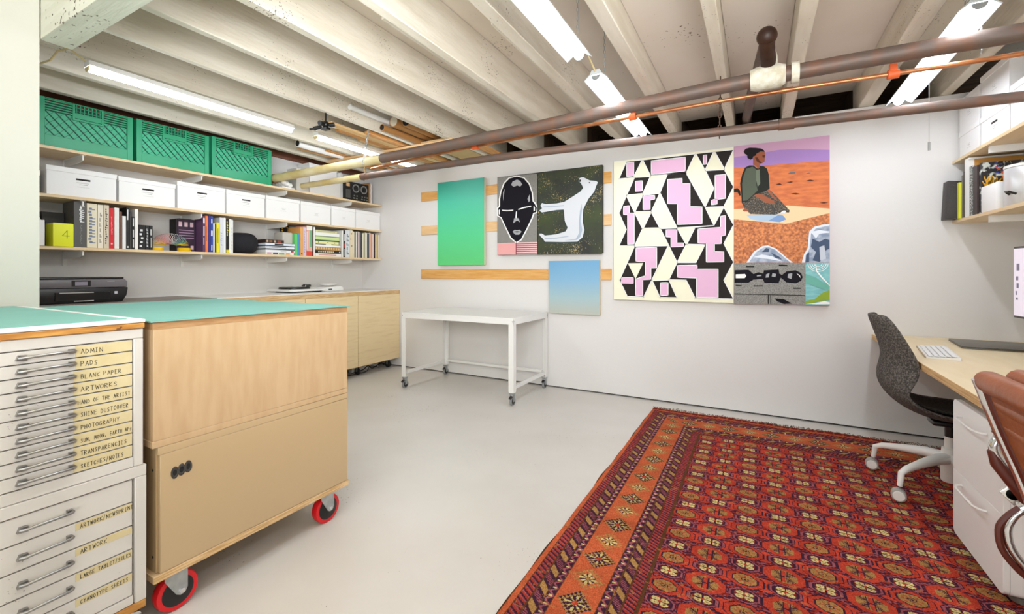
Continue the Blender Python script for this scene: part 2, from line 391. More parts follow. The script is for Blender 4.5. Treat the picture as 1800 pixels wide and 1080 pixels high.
g = G().tube([(-.80, 2.17, 2.29), (-.79, 2.24, 2.33), (-.80, 2.33, 2.32), (-.80, 2.43, 2.29)], .005, 8)
o = build('power_cable', g, ivory, smooth=True); at_base(o, (-.80, 2.17, 2.29)); tag(o, 'cream cable joining the two winged lamps', 'cable')
# small junction plate on beam end
o = build('junction_box', G().box(-2.40, -2.30, .85, .92, 2.325, 2.362).mi(1).box(-2.39, -2.31, .86, .91, 2.318, 2.325), [steel, mat('grey_plastic', '8d8a82', .6)], bevel=.003)
at_base(o, (-2.35, .88, 2.318)); tag(o, 'small grey junction plate where the beam meets a joist', 'junction box')

# ---------------------------------------------------------------- pipes
def bez(pts, n=6):
    out = []
    P = [Vector(p) for p in pts]
    for i in range(len(P)-1):
        p0 = P[max(i-1, 0)]; p1 = P[i]; p2 = P[i+1]; p3 = P[min(i+2, len(P)-1)]
        for k in range(n):
            t = k/n; out.append(.5*((2*p1)+(p2-p0)*t+(2*p0-5*p1+4*p2-p3)*t*t+(3*p1-p0-3*p2+p3)*t**3))
    out.append(P[-1]); return out
t = thing('drain_pipe', 'thick rusty pipe, upper of the two long pipes, with ivory-painted left end', 'pipe', (-4.2, 2.705, 2.04))
build('pipe_body', G().tube(bez([(-2.72, 2.70, 2.095), (-1.48, 2.69, 2.123), (.0, 2.69, 2.175), (1.0, 2.69, 2.168), (1.52, 2.69, 2.165)]), .039, 18), iron, t, smooth=True)
build('painted_end', G().tube([(-4.17, 2.705, 2.080), (-4.1, 2.705, 2.081), (-2.70, 2.70, 2.0955)], .0385, 18), ivory, t, smooth=True)
build('end_collar', G().tube([(-4.205, 2.705, 2.079), (-4.165, 2.705, 2.080)], .044, 18), mat('brown_collar', '7a5a3c', .6), t, smooth=True)
plas = mat('white_plaster', 'D6D2C4', .8, c2='BDB49C', nscale=25, bump=.8, bscale=30)
g = G().tube([(-.03, 2.69, 2.173), (.0, 2.69, 2.174), (.10, 2.69, 2.176), (.13, 2.69, 2.176)], [.052, .062, .062, .05], 14).tube([(.155, 2.69, 2.176), (.19, 2.69, 2.176)], .054, 12).tube([(.05, 2.69, 2.20), (.06, 2.67, 2.27), (.058, 2.64, 2.33)], [.05, .038, .02], 10)
build('plastered_tee', g, plas, t, smooth=50)
t2 = t
build('elbow', G().tube([(.052, 2.69, 2.215), (.052, 2.64, 2.25), (.045, 2.58, 2.29), (.045, 2.54, 2.31)], .036, 16).sphere((.045, 2.545, 2.325), .047, 16, 10), mat('dark_iron', '4a2c1e', .5, c2='2f1c12', nscale=10, metal=.3), t2, smooth=True)
build('branch_pipe', G().tube([(.045, 2.56, 2.31), (-.02, 3.3, 2.35), (-.07, 4.05, 2.405), (-.075, 4.5, 2.42)], .033, 14), iron, t2, smooth=True)
t = thing('water_pipe', 'thinner rusty pipe, lower of the two long pipes, above the paintings', 'pipe', (-4.06, 2.93, 2.0))
P2 = [(-3.18, 2.931, 2.038), (-1.62, 2.955, 2.04), (-.206, 3.09, 2.04), (1.186, 3.21, 2.04)]
build('pipe_body', G().tube(bez(P2), .028, 16), iron, t, smooth=True)
build('painted_end', G().tube([(-4.06, 2.93, 2.033), (-3.17, 2.931, 2.038)], .0285, 16), ivory, t, smooth=True)
build('coupling', G().cyl((.115, 3.118, 2.04), (.195, 3.125, 2.04), .034, 16), iron, t, smooth=True)
build('coupling', G().cyl((-3.21, 2.931, 2.038), (-3.14, 2.932, 2.038), .032, 16), iron, t, smooth=True)
t = thing('copper_pipe', 'slim copper pipe running just beyond the thick rusty pipe', 'pipe', (-2.9, 2.80, 2.06))
build('pipe_body', G().tube(bez([(-2.95, 2.80, 2.055), (-2.05, 2.80, 2.098), (-.23, 2.80, 2.131), (.7, 2.80, 2.12), (1.52, 2.80, 2.108)]), .011, 10), copper, t, smooth=True)
orange = mat('orange_strap', 'E0622A', .5)
for x, z in [(-1.86, 2.10), (-.68, 2.125), (.585, 2.12)]:
    build('strap', G().lathe([(.022, -.022), (.022, .022)], (x, 2.80, z), 'x', 12).box(x-.014, x+.014, 2.79, 2.81, z, z+.05), orange, t, smooth=True)
build('coupling', G().cyl((.11, 2.80, 2.131), (.17, 2.80, 2.131), .0135, 10), copper, t, smooth=True)
chain('pipe_chain', (-.195, 3.02, 2.36), (-.206, 3.09, 2.0), .017, .0035, mat('rusty_chain', '5d4537', .6, metal=.5), lab='rusty chain holding the lower pipe over the patterned painting')
chain('pipe_chain', (-2.86, 2.69, 2.36), (-2.90, 2.66, 2.06), .014, .003, steel, lab='looped chain holding the thick pipe below the cardboard tubes')
chain('pipe_chain', (-3.20, 2.98, 2.36), (-3.18, 2.93, 2.0), .013, .003, mat('brass_chain', '9a7b4a', .5, metal=.6), lab='chain holding the lower pipe where its paint ends')
t = thing('clamp_mount', 'black clamp with knobs hanging on a rod below a joist', 'clamp', (-2.87, 2.27, 2.363))
build('rod', G().cyl((-2.87, 2.27, 2.364), (-2.87, 2.27, 2.295), .006, 8), black, t)
build('ball_head', G().sphere((-2.87, 2.27, 2.275), .028, 14, 8).cyl((-2.86, 2.24, 2.27), (-2.85, 2.20, 2.265), .018, 12).box(-2.90, -2.84, 2.25, 2.29, 2.235, 2.25), black, t, smooth=True)
build('knob', G().cyl((-2.91, 2.26, 2.26), (-2.96, 2.24, 2.25), .016, 12).cyl((-2.96, 2.24, 2.25), (-2.99, 2.22, 2.245), .009, 10), mat('clamp_grey', '3a3a3c', .3, metal=.6), t, smooth=True)
build('knob', G().cyl((-2.84, 2.28, 2.27), (-2.81, 2.30, 2.275), .017, 12), black, t, smooth=True)
# ---------------------------------------------------------------- shelves on the left wall
XF = -4.12   # their front edge
def shelf_thing(z, lab, brk, y0=.80, y1=4.085):
    t = thing('wall_shelf', lab, 'shelf', (XL+.003, 2.4, z-.02), group='plywood shelves on the left wall')
    build('shelf_board', G().box(XL+.002, XF, y0, y1, z-.02, z), shelf_ply, t, bevel=.001, segs=1)
    for y in brk:
        build('bracket', G().prism([(XL+.003, z-.021), (XF-.012, z-.021), (XF-.012, z-.056), (XF-.05, z-.068), (XL+.003, z-.075)], 'y', y-.004, y+.004).box(XL+.003, XF-.012, y-.014, y+.014, z-.0245, z-.021), white_metal, t)
    return t
BR = [1.27, 2.03, 2.81, 3.62]
shelf_thing(1.995, 'top plywood wall shelf carrying the green crates and the speaker', BR)
shelf_thing(1.675, 'middle plywood wall shelf carrying the row of white boxes', BR)
shelf_thing(1.325, 'lowest plywood wall shelf carrying books and records', BR)
for i, y in enumerate(BR):
    g = G().box(XL+.001, XL+.008, y-.012, y+.012, 1.20, 2.0)
    o = build('shelf_standard', g, white_metal); at_base(o, (XL+.004, y, 1.2))
    tag(o, ['slotted white shelf upright near the partition, above the printer', 'slotted white shelf upright beside the rainbow spring toy', 'slotted white shelf upright behind the flat-stacked magazines', 'slotted white shelf upright behind the record end of the shelf'][i], 'shelf upright', 'slotted uprights behind the shelves')

# green plastic crates
gr = mat('green_crate_plastic', '249668', .4, c2='2C9E72', nscale=4); gr_dk = mat('green_crate_shade', '0E4231', .5)  # dark green paints the shade inside the crate and along its ribs
def crate(y0, y1, z0, h, lab):
    X1 = -4.135; X0 = XL+.035
    t = thing('milk_crate', lab, 'crate', ((X0+X1)/2, (y0+y1)/2, z0), group='green plastic crates on the top shelf')
    w_ = y1-y0
    build('crate_shell', G().box(X0, X0+.006, y0, y1, z0, z0+h).box(X0, X1-.01, y0, y0+.006, z0, z0+h).box(X0, X1-.01, y1-.006, y1, z0, z0+h).box(X0, X1-.01, y0, y1, z0, z0+.006), gr, t)
    # light green inner skin; the dark sheet behind paints the shade between the slats
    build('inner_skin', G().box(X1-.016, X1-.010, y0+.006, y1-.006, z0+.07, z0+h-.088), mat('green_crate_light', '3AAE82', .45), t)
    build('inside_shade', G().box(X1-.020, X1-.017, y0+.006, y1-.006, z0, z0+h-.02), gr_dk, t)
    g = G()
    g.box(X1-.012, X1, y0, y1, z0, z0+.075)                 # plain lower band
    cw = .035
    for a, b in ((y0, y0+cw), (y1-cw, y1)): g.box(X1-.014, X1+.003, a, b, z0, z0+h)
    build('front_rails', g, gr, t, bevel=.002, segs=1)
    g = G()
    zt = z0+h; hw = .07*w_/.5; mid = (y0+y1)/2
    for k in range(5):                                      # horizontal slats either side of the hand hole
        z = zt-.012-k*.0165
        g.box(X1-.012, X1-.001, y0+cw, mid-hw-.012, z-.004, z+.004); g.box(X1-.012, X1-.001, mid+hw+.012, y1-cw, z-.004, z+.004)
    g.box(X1-.012, X1, y0+cw, y1-cw, zt-.006, zt)
    build('slats', g, gr, t)
    g = G()
    for a in (mid-hw-.012, mid+hw): g.box(X1-.013, X1+.002, a, a+.012, zt-.115, zt)
    g.box(X1-.013, X1+.002, mid-hw, mid+hw, zt-.115, zt-.105).box(X1-.012, X1, mid-hw, mid+hw, zt-.098, zt-.062)
    for k in range(7): y = mid-hw+.008+k*(2*hw-.016)/6; g.box(X1-.012, X1-.001, y-.003, y+.003, zt-.06, zt)
    for k in range(2): g.box(X1-.012, X1-.001, mid-hw, mid+hw, zt-.028-k*.024, zt-.023-k*.024)
    build('handle', g, gr, t)
    g = G(); zl, zh = z0+.075, zt-.088; H = zh-zl; n = int(w_/.052)
    for k in range(-3, n+3):                                # diagonal lattice, both ways, its rib shadows painted dark green
        ya = y0+cw+k*(w_-2*cw)/n
        for sgn in (1, -1):
            q = []
            a0, a1 = ya, ya+sgn*H*.9
            lo, hi = y0+cw, y1-cw
            def clip(t0, t1):
                return t0, t1
            # parametric clip
            t0, t1 = 0.0, 1.0; d = a1-a0
            if d > 0: t0 = max(t0, (lo-a0)/d); t1 = min(t1, (hi-a0)/d)
            else: t0 = max(t0, (hi-a0)/d); t1 = min(t1, (lo-a0)/d)
            if t0 >= t1: continue
            pa = (a0+d*t0, zl+H*t0); pb = (a0+d*t1, zl+H*t1)
            wd = .0032 if sgn < 0 else .0014; dep = X1-.004 if sgn < 0 else X1-.008
            g.prism([(pa[0]-wd, pa[1]), (pa[0]+wd, pa[1]), (pb[0]+wd, pb[1]), (pb[0]-wd, pb[1])], 'x', X1-.012, dep)
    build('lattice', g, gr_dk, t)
crate(1.045, 1.555, 1.997, .322, 'green plastic crate at the partition end of the top shelf')
crate(1.576, 2.088, 1.997, .326, 'green plastic crate in the middle of the three')
crate(2.110, 2.650, 1.997, .338, 'green plastic crate nearest the pipe end')

# bankers boxes
slot_m = mat('slot_black', '221c18', .8); ink = mat('faint_ink', '8f8a84', .8)
def bankers(name, x0, x1, y0, y1, z0, z1, lab, grp, face=1, slot=True, seam=.035, tagm=False):
    """white card box; face=+1: its end panel looks towards +X, -1 towards -X"""
    t = thing(name, lab, 'box', ((x0+x1)/2, (y0+y1)/2, z0), group=grp)
    build('carton', G().box(x0+.004, x1-.004, y0+.006, y1-.006, z0, z1-.01), white_card, t)
    build('lid', G().box(x0, x1, y0+.002, y1-.002, z1-seam, z1), white_card, t, bevel=.002, segs=1)
    F = (x1-.004) if face > 0 else (x0+.004); ym = (y0+y1)/2; zc = z1-seam-.038
    if slot:
        build('hand_hole', G().box(F-.0005, F+.0008*face, ym-.038, ym+.038, zc-.006, zc+.006), slot_m, t)
        g = G().box(F-.0005, F+.0006*face, ym-.035, ym+.03, zc-.024, zc-.022).box(F-.0005, F+.0006*face, ym-.02, ym+.025, zc-.036, zc-.034).box(F-.0005, F+.0006*face, ym-.032, ym+.035, zc-.052, zc-.051)
    else:
        g = G().box(F-.0005, F+.0006*face, ym-.02, ym+.03, zc-.035, zc-.034).box(F-.0005, F+.0006*face, ym-.012, ym+.02, zc-.045, zc-.043).box(F-.0005, F+.0006*face, ym-.03, ym+.03, zc-.06, zc-.059)
    build('written_label', g, ink, t)
    return t
BX = [(1.085, 1.464, 1.872), (1.468, 1.842, 1.866), (1.848, 2.228, 1.898), (2.232, 2.592, 1.893), (2.598, 2.964, 1.896), (2.970, 3.343, 1.893), (3.347, 3.688, 1.893), (3.692, 4.082, 1.893)]
BL = ['white lidded card box below the first green crate, nearest the partition', 'white lidded card box, second along the middle shelf from the partition', 'white lidded card box above the rainbow spring toy', 'white lidded card box above the black rounded speaker',
      'white card box without hand hole above the flat-stacked magazines', 'white card box without hand hole above the row of upright magazines', 'white card box without hand hole, next to last before the far wall', 'white card box touching the far wall at the end of the middle shelf']
for i, (a, b, z) in enumerate(BX):
    bankers('storage_box', XL+.02, -4.14, a, b, 1.677, z, BL[i], 'white storage boxes on the middle shelf', slot=i < 4)
t = bankers('storage_box', XL+.03, -4.17, .86, 1.07, 1.677, 1.83, 'part of a smaller white box peeping out behind the partition', 'white storage boxes on the middle shelf', slot=False)

# ---------------------------------------------------------------- books on the lowest left shelf
ZS = 1.327
def bk(y0, y1, zt, col, lab, name='book', cat='book', dep=.20, bits=(), grp='books on the lowest left shelf', x1=-4.15, pages=True, rough=.5, z0=ZS):
    """one upright book, spine towards the room; bits = (colour, v0, v1, u0, u1) printed marks on the spine"""
    x0 = max(x1-dep, XL+.012); c = flatm('cover_'+col, col, rough); w_ = y1-y0-.0015; H = zt-z0
    t = thing(name, lab, cat, ((x0+x1)/2, (y0+y1)/2, z0), group=grp)
    e = min(.003, w_*.2)
    g = G().box(x1-e, x1, y0, y0+w_, z0, zt).box(x0, x1-e, y0, y0+e, z0, zt).box(x0, x1-e, y0+w_-e, y0+w_, z0, zt)
    build('cover', g, c, t)
    if pages: build('pages', G().box(x0+.004, x1-e, y0+e, y0+w_-e, z0+.003, zt-.004), flatm('page_paper', 'E9E2D2', .8), t)
    if bits:
        ms = []; g = G()
        for (bc, v0, v1, u0, u1) in bits:
            if bc not in ms: ms.append(bc)
            g.mi(ms.index(bc)).box(x1-.0002, x1+.0006, y0+w_*u0, y0+w_*u1, z0+H*v0, z0+H*v1)
        build('spine_print', g, [flatm('print_'+m, m) for m in ms], t)
    return t
def letterbits(col, v0, v1, n, u0=.3, u1=.7, seed=0):
    r = random.Random(seed); out = []
    for i in range(n):
        a = v0+(v1-v0)*i/n; b = a+(v1-v0)/n*.72
        uu = r.uniform(-.06, .06)
        out.append((col, a, b, u0+uu, (u0+u1)/2+uu)); 
        if r.random() > .3: out.append((col, a, (a+b)/2, (u0+u1)/2, u1+uu))
    return out
# magazine file and yellow block at the left
t = thing('magazine_file', 'white magazine file with a scooped top behind the yellow box', 'file box', (-4.3, 1.06, ZS))
g = G().prism([(-4.45, ZS), (-4.16, ZS), (-4.16, 1.49), (-4.20, 1.49), (-4.24, 1.475), (-4.30, 1.555), (-4.45, 1.56)], 'y', 1.0, 1.004).prism([(-4.45, ZS), (-4.16, ZS), (-4.16, 1.50), (-4.24, 1.50), (-4.30, 1.555), (-4.45, 1.56)], 'y', 1.086, 1.09).box(-4.164, -4.16, 1.0, 1.09, ZS, 1.50).box(-4.45, -4.16, 1.0, 1.09, ZS, ZS+.003)
build('file_shell', g, white_card, t)
t = thing('yellow_box', 'bright yellow box marked with a large thin 4', 'box', (-4.2, 1.17, ZS))
build('carton', G().box(-4.30, -4.145, 1.122, 1.226, ZS, 1.487), mat('neon_yellow', 'EDF02A', .5), t, bevel=.004)
put = lambda u, v: (-4.1445, u, v)
build('numeral', letters('4', 1.168, 1.385, .052, put, wd=.003, wide=.75, jit=0), flatm('numeral_ink', '6d6a30'), t)
t = bk(1.112, 1.225, 1.572, '1b1613', 'large black album standing behind the yellow box', x1=-4.31, dep=.12, pages=False)
BK = [
 (1.228, 1.294, 1.646, '5a5856', 'thick charcoal grey book with white lettering down its spine', letterbits('F2F2F0', .55, .93, 9, .45, .8)+letterbits('8c8a88', .08, .5, 12, .5, .62)),
 (1.296, 1.352, 1.642, 'E9DFC4', 'thick cream book with large blue-grey script letters on its spine', letterbits('7b8296', .1, .92, 12, .2, .8, 2)),
 (1.355, 1.387, 1.640, 'EDE4D0', 'cream book with small faint marks, right of the script-lettered one', letterbits('a59a86', .12, .85, 6, .35, .7, 3)),
 (1.389, 1.420, 1.642, 'D8CCB4', 'beige book with dark letters down its narrow spine', letterbits('3a332c', .1, .93, 16, .3, .75, 4)),
 (1.421, 1.449, 1.622, 'D2222C', 'red book with pale letters down its spine', [('F0C9C0', .1, .14, .3, .7)]+letterbits('F0C9C0', .35, .8, 14, .4, .6, 5)),
 (1.450, 1.478, 1.629, 'ECE8E2', 'plain white book right of the red one', []),
 (1.480, 1.495, 1.603, '6E4A38', 'thin brown book between two white ones', []),
 (1.497, 1.519, 1.573, 'EFEDEA', 'short white book right of the thin brown one', []),
 (1.521, 1.540, 1.640, '22211f', 'black book with white letters near its top', [('EFEFEF', .7, .95, .3, .6), ('EFEFEF', .03, .07, .3, .7)]),
 (1.541, 1.554, 1.610, '3c3a38', 'thin charcoal book among the black ones', []),
 (1.555, 1.572, 1.576, '171513', 'short black book with white printed panels', [('E8E8E8', .05, .3, .3, .7), ('E8E8E8', .36, .6, .3, .7), ('E8E8E8', .7, .95, .3, .7)]),
 (1.573, 1.594, 1.634, 'F0ECE4', 'tall white book before the small black volumes', []),
 (1.596, 1.640, 1.517, '151414', 'small wide black volume speckled with white pictures', [('D8D8D8', .1+.16*i, .18+.16*i, .15+.1*(i % 3), .5+.1*(i % 3)) for i in range(5)]),
 (1.641, 1.664, 1.517, '1d1c1d', 'small black volume, middle of the three short ones', letterbits('C9C9CC', .12, .9, 6, .3, .7, 9)),
 (1.665, 1.688, 1.517, '171618', 'small black volume, last before the rainbow spring toy', [('C8C8C8', .1, .5, .4, .6), ('C8C8C8', .6, .85, .3, .7)]),
 (2.046, 2.066, 1.633, '5A3A5E', 'mauve book with white label blocks right of the dark purple album', [('EFE6EA', .8, .95, .2, .8), ('EFE6EA', .45, .72, .3, .7), ('D8C9D8', .2, .4, .3, .6)]),
 (2.067, 2.089, 1.640, 'EE7A42', 'orange book beside the mauve one', [('C85A2A', .3, .7, .35, .6)]),
 (2.090, 2.107, 1.648, '3b2d78', 'indigo book between the orange and blue ones', []),
 (2.108, 2.129, 1.640, '27459c', 'blue book with white printed squares', [('F0F0F2', .45, .6, .2, .8), ('F0F0F2', .8, .92, .3, .7), ('F0F0F2', .05, .2, .3, .7)]),
 (2.130, 2.143, 1.580, 'F1EFEA', 'short thin white book right of the blue one', []),
 (2.144, 2.155, 1.575, '191815', 'short thin black book beside the yellow one', []),
 (2.156, 2.181, 1.590, 'EBDD28', 'short yellow book in the middle group', [('5b5410', .3, .8, .4, .55)]),
 (2.183, 2.212, 1.636, 'D9DADF', 'pale silver book with faint vertical title', letterbits('9aa6c0', .2, .6, 6, .3, .75, 6)),
 (2.213, 2.235, 1.638, 'ECECEE', 'white book standing left of the black-and-yellow one', []),
 (2.237, 2.262, 1.628, '1e1c18', 'black book with yellow lettering and yellow foot', letterbits('E8DC30', .5, .95, 6, .3, .8, 7)+[('E8DC30', 0, .09, 0, 1)]),
 (2.264, 2.280, 1.630, 'EEECE8', 'white paperback left of the last in the middle group', []),
 (2.281, 2.298, 1.627, 'F3F1EE', 'last white paperback of the middle group, left of the round speaker', letterbits('777777', .1, .8, 7, .4, .6, 8)),
]
for (a, b, z, c, lab, bits) in BK: bk(a, b, z, c, lab, bits=bits)
# dark purple album facing out
t = thing('album', 'dark purple album facing out behind the spring toy', 'book', (-4.2, 2.0, ZS))
build('cover', G().box(-4.285, -4.262, 1.905, 2.044, ZS, 1.605), mat('album_purple', '331f33', .4), t, bevel=.002, segs=1)
g = G(); F = -4.2618
for i in range(4): g.mi(0).box(F-.0002, F+.0006, 1.918, 2.03, 1.44+i*.022, 1.447+i*.022)
for i in range(3): g.mi(1).box(F-.0002, F+.0006, 1.915+i*.043, 1.94+i*.043, 1.54, 1.58)
g.mi(1).box(F-.0002, F+.0006, 2.005, 2.028, 1.345, 1.38)
build('cover_print', g, [flatm('mauve_print', 'a888a0'), flatm('pale_print', 'd8b8c0')], t)
build('black_record_box', G().box(-4.45, -4.29, 1.93, 2.04, ZS, 1.61), black_matte, t)
# rainbow spring toy
t = thing('spring_toy', 'rainbow plastic spring toy arched over on itself', 'toy', (-4.2, 1.83, ZS))
cols = ['F2C81E', 'F0922A', 'EE6F72', 'E67A8E', 'F0A8A0', 'EEE4DC', 'D8DCE2', '9fb2bc', '6fae9f', '8fc7a4', 'F0CF2A']
N = 24; R = .052
ga = [G() for _ in cols]
for i in range(N):
    f = i/(N-1); ang = PI*(1-f)
    cy = 1.835+.082*math.cos(ang); cz = ZS+.050+.050*math.sin(ang)
    # ring plane is perpendicular to the arch path
    ty, tz = -math.sin(ang)*-1, math.cos(ang)*-1
    nrm = Vector((0, math.sin(ang), -math.cos(ang)))
    u_ = Vector((1, 0, 0)); v_ = nrm.cross(u_)
    ci = min(len(cols)-1, int(f*len(cols))); rr_ = R*1.0
    pts = [Vector((-4.215, cy, cz))+u_*rr_*math.cos(2*PI*j/20)+v_*rr_*math.sin(2*PI*j/20)*.85 for j in range(20)]
    ga[ci].tube([p if p.z > ZS+.003 else Vector((p.x, p.y, ZS+.003)) for p in pts], .0015, 4, closed=True)
for i, gg in enumerate(ga):
    build('coil', gg, mat('spring_'+cols[i], cols[i], .35), t, smooth=True)
for y in (1.735, 1.935):
    g = G()
    for j in range(8): g.torus((-4.215, y, ZS+.003+j*.0034), .046, .0018, 'z', 20, 5)
    build('coil', g, mat('spring_F2C81E', 'F2C81E', .35), t, smooth=True)
# round black speaker
t = thing('smart_speaker', 'black fabric oval speaker standing on the bookshelf', 'speaker', (-4.26, 2.44, ZS))
prof = [(.05, 0), (.085, .004), (.12, .03), (.136, .075), (.138, .11), (.128, .15), (.105, .18), (.07, .194), (.0, .197)]
g = G().lathe(prof, (0, 0, 0), 'z', 32); g.v = [(-4.27+x*.98, 2.44+y*1.0, ZS+z) for x, y, z in g.v]
build('fabric_body', g, mat('black_fabric', '15131c', .8, bump=.5, bscale=300), t, smooth=True)
build('base', G().lathe([(.06, 0), (.06, .004)], (-4.27, 2.44, ZS), 'z', 24), black, t)
# flat-stacked magazines in a low pile (two piles side by side)
def flat_stack(y0, x1, items, grp, dep=.22, z=ZS):
    for (w_, h, col, lab, bits) in items:
        c = flatm('cover_'+col, col, .5)
        t = thing('magazine', lab, 'magazine', (x1-dep/2, y0+w_/2, z), group=grp)
        build('cover', G().box(x1-dep, x1, y0, y0+w_, z, z+h-.0008), c, t)
        if bits:
            ms = []; g = G()
            for (bc, u0, u1, v0, v1) in bits:
                if bc not in ms: ms.append(bc)
                g.mi(ms.index(bc)).box(x1-.0002, x1+.0006, y0+w_*u0, y0+w_*u1, z+h*v0, z+h*v1)
            build('spine_print', g, [flatm('print_'+m, m) for m in ms], t)
        z += h
    return z
S1 = 'magazines lying flat right of the oval speaker'
z = flat_stack(2.60, -4.15, [
 (.30, .022, 'E9E4DC', 'lowest magazine of the flat pile, pink and blue marks on its spine', [('D8A0C8', .05, .2, .1, .9), ('4058A0', .25, .42, .1, .9), ('70C080', .45, .65, .1, .9), ('F0A830', .7, .85, .1, .9)]),
 (.31, .024, 'EDEDEE', 'white magazine above the lowest one, with a red square', [('C83228', .86, .96, .2, .9), ('D0D0D0', .5, .7, .2, .6)]),
 (.30, .014, '57585a', 'thin dark grey magazine in the flat pile', []),
 (.305, .020, 'E8EAF0', 'white magazine with dark dots above the thin grey one', [('20242c', .03, .06, .3, .7), ('20242c', .1, .7, .4, .6)]),
 (.30, .010, '23252a', 'thin black magazine in the middle of the flat pile', []),
 (.31, .022, 'DDE4F2', 'pale blue magazine below the two little boxes', [('2a2a2e', .3, .6, .1, .8)]),
 (.19, .034, '3a2a22', 'brown and black picture box on top of the flat pile', [('C9A888', .05, .15, .2, .8), ('8a5a3a', .2, .35, .2, .8), ('B8A090', .45, .55, .2, .8), ('9a4030', .65, .85, .2, .8)]),
], S1)
R2 = 'books right of the flat magazine pile'
BK2 = [
 (2.915, 2.941, 1.545, '66D070', 'bright green book next to the blue one', []), (2.942, 2.972, 1.552, '4F8FC6', 'sky blue book next to the bright green one', []),
 (2.974, 3.006, 1.622, 'E4A65E', 'tan orange book with black dot at its foot', [('201810', .04, .09, .3, .7)]), (3.008, 3.042, 1.625, 'DCC8DC', 'pale lilac book with faint dotted spine', letterbits('b090b0', .1, .9, 9, .4, .6, 11)),
 (3.046, 3.116, 1.645, 'E2A99A', 'broad salmon and green book with a red foot', [('60B080', .3, .85, .6, .95), ('DD4A35', 0, .15, 0, 1), ('EFE8E0', .86, 1, 0, 1), ('F2EFEA', .2, .8, .02, .12)]),
 (3.118, 3.130, 1.640, '1f2a2a', 'thin dark book touching the flat colourful pile', []), (3.131, 3.150, 1.640, 'EEEAE6', 'thin white book left of the flat colourful pile', []),
 (3.505, 3.520, 1.632, 'F0EFEA', 'white slip right of the flat colourful pile', []), (3.521, 3.548, 1.636, '2a2624', 'dark book with grey blocks right of the flat colourful pile', [('8a8a8a', .05, .3, .2, .8), ('A04038', .35, .5, .2, .8), ('c8c8c8', .6, .85, .2, .8)]),
 (3.550, 3.612, 1.642, 'DADDDF', 'wide pale grey album with small scattered figures', letterbits('8a8f95', .1, .9, 5, .3, .8, 12)), (3.614, 3.662, 1.642, 'E2D2B2', 'wide sand-coloured album with dark dots', [('4a3a2a', .4, .45, .5, .7), ('4a3a2a', .65, .7, .2, .35), ('4a3a2a', .85, .9, .4, .6)]),
]
for (a, b, z, c, lab, bits) in BK2: bk(a, b, z, c, lab, bits=bits, grp=R2)
t = thing('picture_frame', 'small round black and yellow print leaning above the green book', 'picture', (-4.25, 2.86, ZS))
build('cover', G().lathe([(.055, 0), (.055, .006)], (-4.38, 2.955, 1.602), 'x', 20).box(-4.39, -4.38, 2.92, 2.99, ZS, 1.60), black_matte, t)
g = G().mi(0)
for i in range(9): a = i*.7; g.cube((-4.3735, 2.955+.035*math.cos(a), 1.602+.035*math.sin(a)), (.001, .018, .014))
build('yellow_marks', g, flatm('yellow_mark', 'E5B83A'), t)
t = thing('rounded_case', 'rounded pale grey case behind the green book', 'case', (-4.3, 2.86, ZS))
build('case_shell', G().box(-4.34, -4.18, 2.80, 2.912, ZS+.113, 1.56), mat('case_grey', 'C4BEB4', .5), t, bevel=.015, segs=3)
flat_stack(3.155, -4.15, [
 (.335, .034, 'EFE8E6', 'lowest book of the colourful flat pile, small red letters', [('d08a80', .12, .8, .35, .6)]), (.33, .034, '1b1917', 'black book with white letters near the bottom of the flat pile', letterbits('E8E8E8', .1, .8, 10, .3, .7, 13)[:0]+[('F0F0F0', .93, .97, .3, .7)]+[('E0D8B0', .1+.08*i, .15+.08*i, .3, .7) for i in range(8)]),
 (.325, .038, 'B98750', 'brown patterned book above the black one', [('E0C088', .1*i, .1*i+.05, .2, .8) for i in range(10)]), (.325, .030, 'F2F2F2', 'white book with a black stripe in the flat pile', [('202020', 0, .4, .75, 1), ('202020', .62, 1, .75, 1)]),
 (.30, .030, 'E6E2A0', 'pale yellow book with dots in the flat pile', [('606030', .1, .14, .4, .7), ('606030', .5, .54, .4, .7), ('606030', .8, .84, .4, .7)]), (.31, .014, '2c5a34', 'thin dark green book in the flat pile', []),
 (.31, .034, 'CFE09A', 'light green book in the flat pile', []), (.31, .010, '7f8a78', 'thin grey-green book in the flat pile', []), (.31, .036, 'F0F1EC', 'white book second from the top of the flat pile', []), (.28, .022, 'D9D3A0', 'khaki booklet topmost of the flat pile', [('9a9460', .1, .9, .35, .5)]),
], 'books stacked flat between two upright runs')
# record sleeves
RN = [('cream', 'first'), ('near-black', 'second'), ('off-white', 'third'), ('dark green', 'fourth'), ('dusty pink', 'fifth'), ('mauve', 'sixth'), ('taupe', 'seventh'), ('slate', 'eighth'), ('ivory', 'ninth'), ('stone', 'tenth'), ('olive', 'eleventh'), ('cream', 'twelfth'), ('white', 'middle'), ('blue-grey', 'twelfth from the far wall'), ('navy', 'eleventh from the far wall'), ('beige', 'tenth from the far wall'), ('peach', 'ninth from the far wall'), ('rust', 'eighth from the far wall'), ('white', 'seventh from the far wall'), ('plum', 'sixth from the far wall'), ('black', 'fifth from the far wall'), ('pale yellow', 'fourth from the far wall'), ('straw', 'third from the far wall'), ('tan', 'second from the far wall'), ('cream', 'last against the far wall')]
rc = ['E9DEC6', '1f2422', 'EDEAE2', '23302c', 'C9B9B4', 'B8A0A8', '8c8488', '2c3438', 'E8E2CE', 'D6D0B8', '8e8a60', 'E6DCC0', 'EEE9DA', '4a5866', '2a3848', 'D9CDB4', 'E3A68C', 'C26A52', 'EFEBE0', '3a2430', '2a1c22', 'E6D9A8', 'D8C690', 'C9A884', 'E9E5DA']
y = 3.668; rr = random.Random(5)
